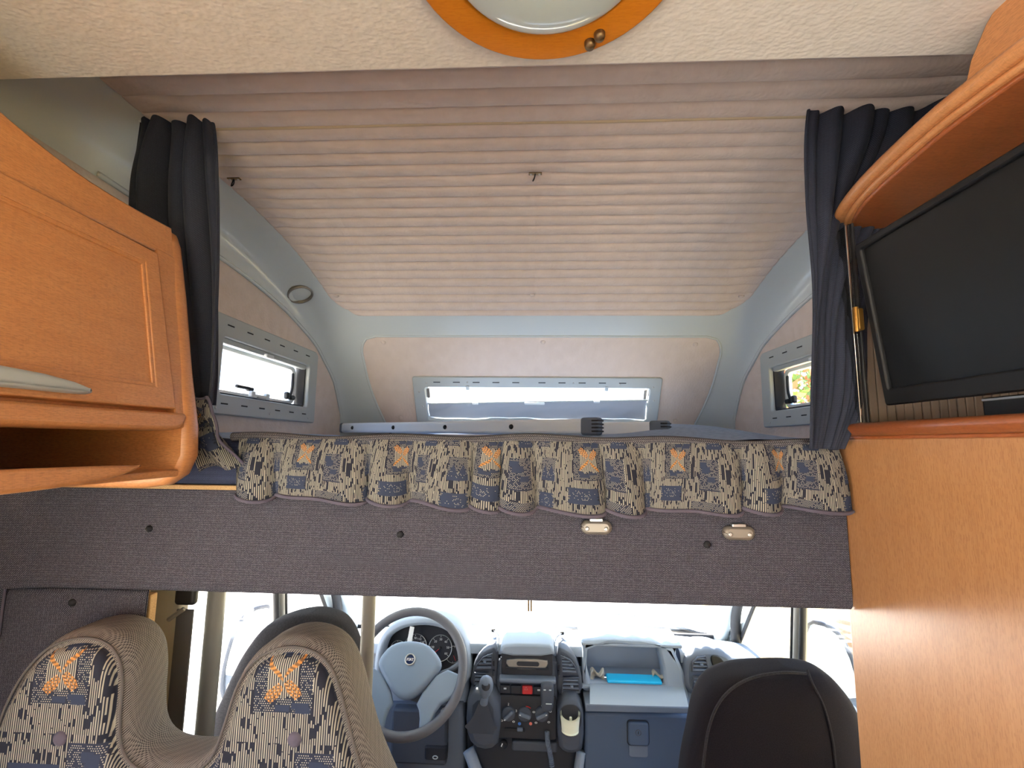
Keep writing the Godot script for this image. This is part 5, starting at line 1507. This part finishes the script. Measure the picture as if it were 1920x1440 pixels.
	# passenger's side: open tray with sunlit lip, glovebox below
	var po := PackedVector2Array([Vector2(0.1977, -0.7699), Vector2(0.3161, -0.7585), Vector2(0.4604, -0.762), Vector2(0.5458, -0.7849), Vector2(0.5877, -0.8727), Vector2(0.6072, -1.0093), Vector2(0.2061, -1.0237), Vector2(0.1947, -0.901)])
	var ph := PackedVector2Array([Vector2(0.2161, -0.8028), Vector2(0.2952, -0.7748), Vector2(0.419, -0.775), Vector2(0.4885, -0.7866), Vector2(0.503, -0.8523), Vector2(0.5113, -0.9175), Vector2(0.2275, -0.9193), Vector2(0.2115, -0.8616)])
	put("tray_surround", extr(po, -2.03, -1.965, 0.012, ph), M.dash, db, F)
	put("tray_lip_slope", sheet(steps(16), steps(8), func(u: float, v: float) -> Vector3: return V(0.2235, -0.9218, 1.966).lerp(V(0.5823, -0.9232, 1.966), u).lerp(V(0.2122, -0.9456, 1.872).lerp(V(0.5695, -0.9438, 1.872), u), v) + Vector3(0, 0.003 * sin(v * PI) - 0.004 * pow(v, 8.0), 0)), M.dash, db)
	put("lip_edge", extr(PackedVector2Array([Vector2(0.1964, -0.9487), Vector2(0.5726, -0.9463), Vector2(0.5775, -0.9695), Vector2(0.1962, -0.976)]), -2.02, -1.87, 0.005), M.dash_mid, db, F)
	put("tray_back", rbox(Vector3(0.37, 0.30, 0.01), 0.003), M.dash, db, at(V(0.3887, -0.9518, 2.125)))
	put("tray_floor", rbox(Vector3(0.36, 0.01, 0.165), 0.003), M.dash, db, at(V(0.3687, -0.927, 1.975) + Vector3(0, -0.004, -0.06)))
	var gb := put("glovebox_door", extr(PackedVector2Array([Vector2(0.1993, -0.9972), Vector2(0.5884, -0.9923), Vector2(0.5805, -1.3769), Vector2(0.1923, -1.3946)]), -2.03, -1.905, 0.010), M.glovebox, db, F)
	var lt := put("latch", extr(rrect(0.075, 0.080, 0.012, 4, Vector2(0.3914, -1.0567)), -1.91, -1.890, 0.005), M.glovebox, gb, F)
	put("latch_gap", extr(rrect(0.082, 0.088, 0.014, 4, Vector2(0.3918, -1.0578)), -1.91, -1.901, 0.001), M.dash_black, lt, F)
	put("lock_ring", extr(oval(0.011, 0.011, 20, Vector2(0.3903, -1.0498)), -1.891, -1.8875, 0.001, oval(0.0085, 0.0085, 20, Vector2(0.3903, -1.0498))), M.dash_dark, lt, F)
	put("keyhole", rbox(Vector3(0.003, 0.009, 0.002), 0.0008), M.black, lt, at(V(0.3903, -1.0498, 1.889)))
	put("latch_recess", extr(rrect(0.068, 0.042, 0.008, 3, Vector2(0.3916, -1.1185)), -1.906, -1.9015, 0.001), M.dash_mid, gb, F)
	# end pod with outlet and round speaker well
	put("end_pod", extr(soft(PackedVector2Array([Vector2(0.584, -0.8431), Vector2(0.6014, -0.8041), Vector2(0.6547, -0.7812), Vector2(0.723, -0.783), Vector2(0.77, -0.8065), Vector2(0.7854, -0.8594), Vector2(0.7622, -0.9321), Vector2(0.6516, -0.9642), Vector2(0.5848, -0.9382)]), 2), -2.10, -1.955, 0.016), M.dash_mid, db, F)
	vent(db, PackedVector2Array([Vector2(0.6061, -0.8554), Vector2(0.6093, -0.8209), Vector2(0.628, -0.8031), Vector2(0.6604, -0.7963), Vector2(0.6701, -0.8533)]), 1.945, 4)
	vent(db, PackedVector2Array([Vector2(0.6059, -0.9162), Vector2(0.6095, -0.8705), Vector2(0.6735, -0.8684), Vector2(0.6714, -0.9215), Vector2(0.6356, -0.9227)]), 1.945, 4)
	put("speaker_well", extr(soft(PackedVector2Array([Vector2(0.6782, -0.7978), Vector2(0.7222, -0.8003), Vector2(0.7481, -0.8492), Vector2(0.6958, -0.8567)]), 2), -1.96, -1.948, 0.003), M.black, db, F)
	put("end_face", extr(PackedVector2Array([Vector2(0.5941, -0.943), Vector2(0.8247, -0.9352), Vector2(0.8393, -1.4242), Vector2(0.6049, -1.4349)]), -2.10, -1.985, 0.010), M.dash, db, F)

	# cup block with a white cup insert
	var cb := put("cup_block", extr(soft(PackedVector2Array([Vector2(0.0942, -0.9327), Vector2(0.1877, -0.9294), Vector2(0.1903, -1.0961), Vector2(0.1595, -1.1167), Vector2(0.1173, -1.1149), Vector2(0.0922, -1.091)]), 1), -2.02, -1.86, 0.016), M.dash_dark, db, F)
	put("cup_well", extr(soft(PackedVector2Array([Vector2(0.1038, -0.9485), Vector2(0.1755, -0.9459), Vector2(0.1828, -1.014), Vector2(0.1595, -1.0434), Vector2(0.1172, -1.0414), Vector2(0.0979, -1.0099)]), 2), -1.862, -1.857, 0.002), M.dash_black, cb, F)
	var cup := thing("cup", "white plastic cup holder insert in the dashboard", "cup holder", V(0.1376, -1.0238, 1.845))
	var cw := func(u: float, v: float) -> Vector3:
		var a := lerpf(-0.25, PI + 0.25, u)
		var r := lerpf(0.030, 0.036, v)
		var top := 0.026 + 0.020 * pow(absf(u * 2 - 1), 1.6)
		return V(0.1376, -1.0096, 1.845) + Vector3(cos(a) * r, lerpf(-0.022, top, v), sin(a) * r * 0.75)
	var ci := func(u: float, v: float) -> Vector3:
		var p: Vector3 = cw.call(u, v)
		return p + Vector3(0, 0, -0.004) + (V(0.1376, -1.0096, 1.845) - p) * Vector3(0.10, 0, 0.10)
	put("wall", join([sheet(steps(28), steps(8), cw), sheet(steps(28), steps(8), ci)]), M.cup, cup)
	put("peg", rbox(Vector3(0.010, 0.022, 0.010), 0.004), M.cup, cup, at(V(0.1402, -0.996, 1.853)))
	put("base", lathe(PackedVector2Array([Vector2(0, -0.002), Vector2(0.031, -0.002), Vector2(0.031, 0.002), Vector2(0, 0.002)]), 20), M.cup, cup, at(V(0.1376, -1.0274, 1.845)))
	# blue box and cloths in the tray
	var bb := thing("blue_box", "bright cyan flat box lying in the dashboard tray", "box", V(0.3964, -0.9302, 2))
	put("lid", rbox(Vector3(0.210, 0.012, 0.045), 0.005), M.cyan, bb, Transform3D(Basis(Vector3.RIGHT, 0.22), V(0.3957, -0.9095, 1.985)))
	put("base", rbox(Vector3(0.214, 0.018, 0.05), 0.004), mat(rgb(16, 92, 150), 0.4), bb, Transform3D(Basis(Vector3.RIGHT, 0.10), V(0.3922, -0.9291, 2.01)))
	for e in [[V(0.2569, -0.9112, 2), "crumpled tan cloth in the tray beside the console end of the blue box"], [V(0.4984, -0.9111, 2), "crumpled tan cloth in the tray beside the door end of the blue box"]]:
		var cp: Vector3 = e[0]
		var cf := func(u: float, v: float) -> Vector3: return cp + Vector3((u - 0.5) * 0.055, (v - 0.5) * 0.045 + 0.006 * sin(u * 9.0), 0.012 * sin(u * 7.0 + v * 4.0) + 0.01 * cos(v * 8.0))
		tag(put("cloth", sheet(steps(14), steps(12), cf), M.cloth_tan, self), e[1], "cloth", "cloths in the dashboard tray")
	build_controls()

func build_controls() -> void:
	# steering wheel
	var c := V(-0.4218, -0.7751, 1.7)
	var n := Vector3(0.05, sin(0.56), cos(0.56)).normalized()
	var wx := facing(Vector3.RIGHT, Vector3.UP.cross(Vector3.RIGHT).cross(n).length() * Vector3(0, cos(0.56), -sin(0.56)), c)
	var sw := thing("steering_wheel", "grey steering wheel with blue-grey hub and round badge", "steering wheel", c)
	var rp := PackedVector3Array()
	for i in 72: rp.append(wx * Vector3(cos(TAU * i / 72) * 0.185, sin(TAU * i / 72) * 0.185, 0))
	put("rim", tube(rp, 0.0155, 12, true), M.wheel_rim, sw)
	var pad := soft(PackedVector2Array([Vector2(-0.115, 0.030), Vector2(-0.075, 0.082), Vector2(0, 0.092), Vector2(0.060, 0.078), Vector2(0.108, 0.030), Vector2(0.104, 0.0), Vector2(0.030, -0.085), Vector2(-0.030, -0.085), Vector2(-0.108, 0.0)]), 2)
	var hb := put("hub_pad", pillow(pad, -0.045, 0.006, 0.018), M.hub, sw, wx)
	for s in [-1.0, 1.0]:
		put("spoke", pillow(soft(PackedVector2Array([Vector2(s * 0.112, 0.012), Vector2(s * 0.188, -0.012), Vector2(s * 0.186, -0.050), Vector2(s * 0.155, -0.075), Vector2(s * 0.110, -0.100), Vector2(s * 0.092, -0.165), Vector2(s * 0.058, -0.178), Vector2(s * 0.055, -0.120), Vector2(s * 0.034, -0.088)]), 1), -0.030, -0.004, 0.010), M.hub, sw, wx)
	put("column", lathe(PackedVector2Array([Vector2(0.045, 0), Vector2(0.06, -0.06), Vector2(0.075, -0.12), Vector2(0.07, -0.30), Vector2(0, -0.30)]), 20), M.dash_dark, sw, Transform3D(Basis(wx.basis.x, wx.basis.z, -wx.basis.y), c))
	var lg := wx * at(Vector3(0, 0.030, 0.0065))
	var bd := put("badge", extr(oval(0.0185, 0.0185, 32), 0, 0.004, 0.0012, oval(0.0145, 0.0145, 32)), M.silver, hb, lg)
	put("badge_disc", lathe(PackedVector2Array([Vector2(0.0150, 0.001), Vector2(0.010, 0.0026), Vector2(0, 0.0030)]), 24), mat(rgb(28, 44, 84), 0.25), bd, lg * Transform3D(Basis(Vector3.RIGHT, PI / 2), Vector3.ZERO))
	put("badge_text", text("FIAT", 0.0085, 0.0008, true), M.white_print, bd, lg * at(Vector3(0, -0.0004, 0.0032)))
	put("stalk", tube(PackedVector3Array([wx * Vector3(0.06, -0.01, -0.075), wx * Vector3(0.13, 0.012, -0.070), wx * Vector3(0.185, 0.045, -0.062)]), [0.010, 0.014, 0.016], 10, false, 0.6), M.dash_dark, sw)
	put("ignition", lathe(PackedVector2Array([Vector2(0.016, 0), Vector2(0.014, 0.010), Vector2(0.006, 0.012), Vector2(0, 0.008)]), 16), M.brushed, sw, Transform3D(Basis(Vector3.RIGHT, PI / 2), V(-0.3293, -1.0106, 1.9)))

	# gear lever on its block
	var gl := thing("gear_lever", "dark gear lever with round knob and leather boot on the console", "gear lever", V(-0.1795, -1.078, 1.82))
	put("mount", extr(soft(PackedVector2Array([Vector2(-0.2381, -0.9124), Vector2(-0.1204, -0.912), Vector2(-0.1141, -1.0784), Vector2(-0.1521, -1.1099), Vector2(-0.2181, -1.0984), Vector2(-0.2428, -1.0388)]), 1), -2.02, -1.84, 0.022), M.dash_dark, gl, F0())
	var bf := func(u: float, v: float) -> Vector3:
		var a := u * TAU
		var r := lerpf(0.058, 0.014, pow(v, 0.75)) * (1.0 + 0.10 * sin(a * 5.0 + v * 6.0) * (1 - v))
		var m := V(-0.1829, -1.0317, 1.825).lerp(V(-0.1686, -0.8907, 1.755), v)
		return m + Vector3(cos(a) * r * 0.95, sin(a) * r * lerpf(1.0, 0.8, v) * 0.6 + 0.010 * (1 - v), sin(a) * r * 0.35)
	put("boot", sheet(steps(40), steps(18), bf), M.dash_dark, gl)
	put("collar", bar(V(-0.1687, -0.9009, 1.758), V(-0.1645, -0.875, 1.748), 0.014, 14), M.dash_mid, gl)
	var kp := lathe(PackedVector2Array([Vector2(0, -0.040), Vector2(0.012, -0.038), Vector2(0.018, -0.026), Vector2(0.0245, -0.004), Vector2(0.025, 0.012), Vector2(0.021, 0.028), Vector2(0.012, 0.038), Vector2(0, 0.041)]), 24)
	put("knob", kp, M.dash_mid, gl, Transform3D(Basis(Vector3.BACK, -0.10) * Basis(Vector3.RIGHT, 0.35), V(-0.1606, -0.8399, 1.74)))
	put("knob_cap", lathe(PackedVector2Array([Vector2(0.015, 0), Vector2(0.012, 0.003), Vector2(0, 0.004)]), 20), M.dash_black, gl, Transform3D(Basis(Vector3.RIGHT, 1.1), V(-0.1583, -0.8242, 1.7145)))

	# radio handset hung on the console, with its coiled lead
	var hs := thing("radio_handset", "black radio handset clipped to the console with a coiled lead", "handset", V(0.0581, -0.9638, 1.89))
	var hp := PackedVector2Array()
	for p in soft(PackedVector2Array([Vector2(-0.026, 0.030), Vector2(-0.018, 0.046), Vector2(0.018, 0.046), Vector2(0.026, 0.030), Vector2(0.022, -0.040), Vector2(0.014, -0.052), Vector2(-0.014, -0.052), Vector2(-0.022, -0.040)]), 2): hp.append(p)
	put("body", pillow(hp, -0.010, 0.026, 0.010), M.dash_dark, hs, at(V(0.0562, -0.9312, 1.895)))
	for s in [-0.010, 0.010]:
		put("button", rbox(Vector3(0.009, 0.004, 0.003), 0.0012), M.cab_trim, hs, at(V(0.0562, -0.9312, 1.895) + Vector3(s, 0.026, 0.0262)))
	put("clip", rbox(Vector3(0.022, 0.003, 0.003), 0.001), M.cab_trim, hs, at(V(0.0612, -0.9509, 1.865)))
	var coil := PackedVector3Array()
	for i in 340:
		var t := i / 339.0
		var m: Vector3 = tail_at([V(0.0566, -1.0648, 1.9), V(0.0582, -1.089, 1.885), V(0.0658, -1.1223, 1.875), V(0.0734, -1.1688, 1.87), V(0.0774, -1.274, 1.87)], t)
		coil.append(m + Vector3(cos(i * 0.62), sin(i * 0.62) * 0.15, sin(i * 0.62)) * 0.0075)
	put("coiled_lead", tube(coil, 0.0022, 5), M.dash_mid, hs)

	# two plug-ended leads on the dashboard top
	for e in [[V(-0.1623, -0.7705, 2.05), V(-0.1379, -0.7636, 1.99), V(-0.1319, -0.7758, 1.94), V(-0.1366, -0.801, 1.925), "thin lead with black plug on the dashboard top beside the steering wheel"], [V(0.1215, -0.7726, 2.05), V(0.0967, -0.7667, 1.99), V(0.086, -0.7731, 1.94), V(0.0874, -0.7999, 1.925), "thin lead with black plug on the dashboard top beside the tray"]]:
		var ld := thing("plug_lead", e[4], "lead", e[0], "leads on the dashboard top")
		put("wire", tube(curve([e[0], e[1], e[2], e[3]], 6), 0.002, 6), M.dash_mid, ld)
		put("plug", rbox(Vector3(0.018, 0.014, 0.016), 0.006), M.black, ld, at(e[0]))

	# windscreen wipers
	for e in [[[V(-0.4091, -0.8955, 2.46), V(-0.3162, -0.8575, 2.46), V(-0.1952, -0.8432, 2.45), V(-0.0228, -0.8649, 2.44)], [V(-0.2994, -0.8927, 2.44), V(-0.1804, -0.8676, 2.435), V(0.0166, -0.8713, 2.44), V(0.2401, -0.907, 2.46)], "wiper before the driver's half of the windscreen"], [[V(0.1535, -0.899, 2.5), V(0.3242, -0.8587, 2.5), V(0.4402, -0.8385, 2.48), V(0.5916, -0.8623, 2.46)], [V(0.3495, -0.8866, 2.44), V(0.4497, -0.8524, 2.435), V(0.6123, -0.857, 2.44), V(0.8488, -0.9189, 2.46)], "wiper before the passenger's half of the windscreen"]]:
		var wp := thing("windscreen_wiper", e[2], "wiper", e[0][0], "windscreen wipers")
		put("arm", tube(curve(e[0], 6), 0.011, 8), M.black, wp)
		var bl := curve(e[1], 8)
		put("bridge", tube(bl, 0.008, 6), M.black, wp)
		var b2 := PackedVector3Array()
		for i in bl.size(): b2.append(bl[0].lerp(bl[bl.size() - 1], i / float(bl.size() - 1)) + Vector3(0, 0.004 + 0.010 * sin(PI * i / (bl.size() - 1.0)), 0))
		put("blade", tube(b2, 0.009, 6), M.black, wp)

func F0() -> Transform3D:
	return at(Vector3(0, EY, 0))


func _ready() -> void:
	# camera
	var cam := Camera3D.new()
	cam.name = "camera"
	cam.position = Vector3(0, EY, 0)
	cam.basis = Basis(Vector3.UP, deg_to_rad(2.71)) * Basis(Vector3.RIGHT, deg_to_rad(7.17)) * Basis(Vector3.BACK, deg_to_rad(0.68))
	cam.fov = 2.0 * rad_to_deg(atan(720.0 / 880.0))
	cam.near = 0.02
	cam.current = true
	add_child(cam)
	# daylight: pale summer sky and a sun high ahead, a little to the driver's side
	var env := Environment.new()
	var sky := Sky.new()
	var sm := ProceduralSkyMaterial.new()
	sm.sky_top_color = Color(0.50, 0.70, 0.95)
	sm.sky_horizon_color = Color(0.86, 0.93, 1.0)
	sm.sky_curve = 0.2
	sm.ground_horizon_color = Color(0.80, 0.78, 0.72)
	sm.ground_bottom_color = Color(0.62, 0.58, 0.50)
	sm.sun_angle_max = 20.0
	sm.energy_multiplier = 1.0
	sky.sky_material = sm
	env.background_mode = Environment.BG_SKY
	env.sky = sky
	env.ambient_light_source = Environment.AMBIENT_SOURCE_DISABLED
	env.tonemap_mode = Environment.TONE_MAPPER_LINEAR
	env.tonemap_exposure = 6.3
	env.sdfgi_enabled = true
	env.ssao_enabled = true
	env.ssil_enabled = true
	var we := WorldEnvironment.new()
	we.name = "world_environment"
	we.environment = env
	add_child(we)
	var sun := DirectionalLight3D.new()
	sun.name = "sun"
	sun.light_color = Color(1.0, 0.97, 0.92)
	sun.light_energy = 3.6
	sun.light_angular_distance = 0.6
	sun.shadow_enabled = true
	add_child(sun)
	sun.look_at_from_position(Vector3(-0.33, 0.92, -0.85) * 20.0, Vector3.ZERO)
	make_materials()
	build_room()
	build_windows()
	build_outside()
	build_bed()
	build_lamp()
	build_curtains()
	build_overhead_cabinet()
	build_tv_cabinet()
	build_bench()
	build_cab()
	build_dashboard()
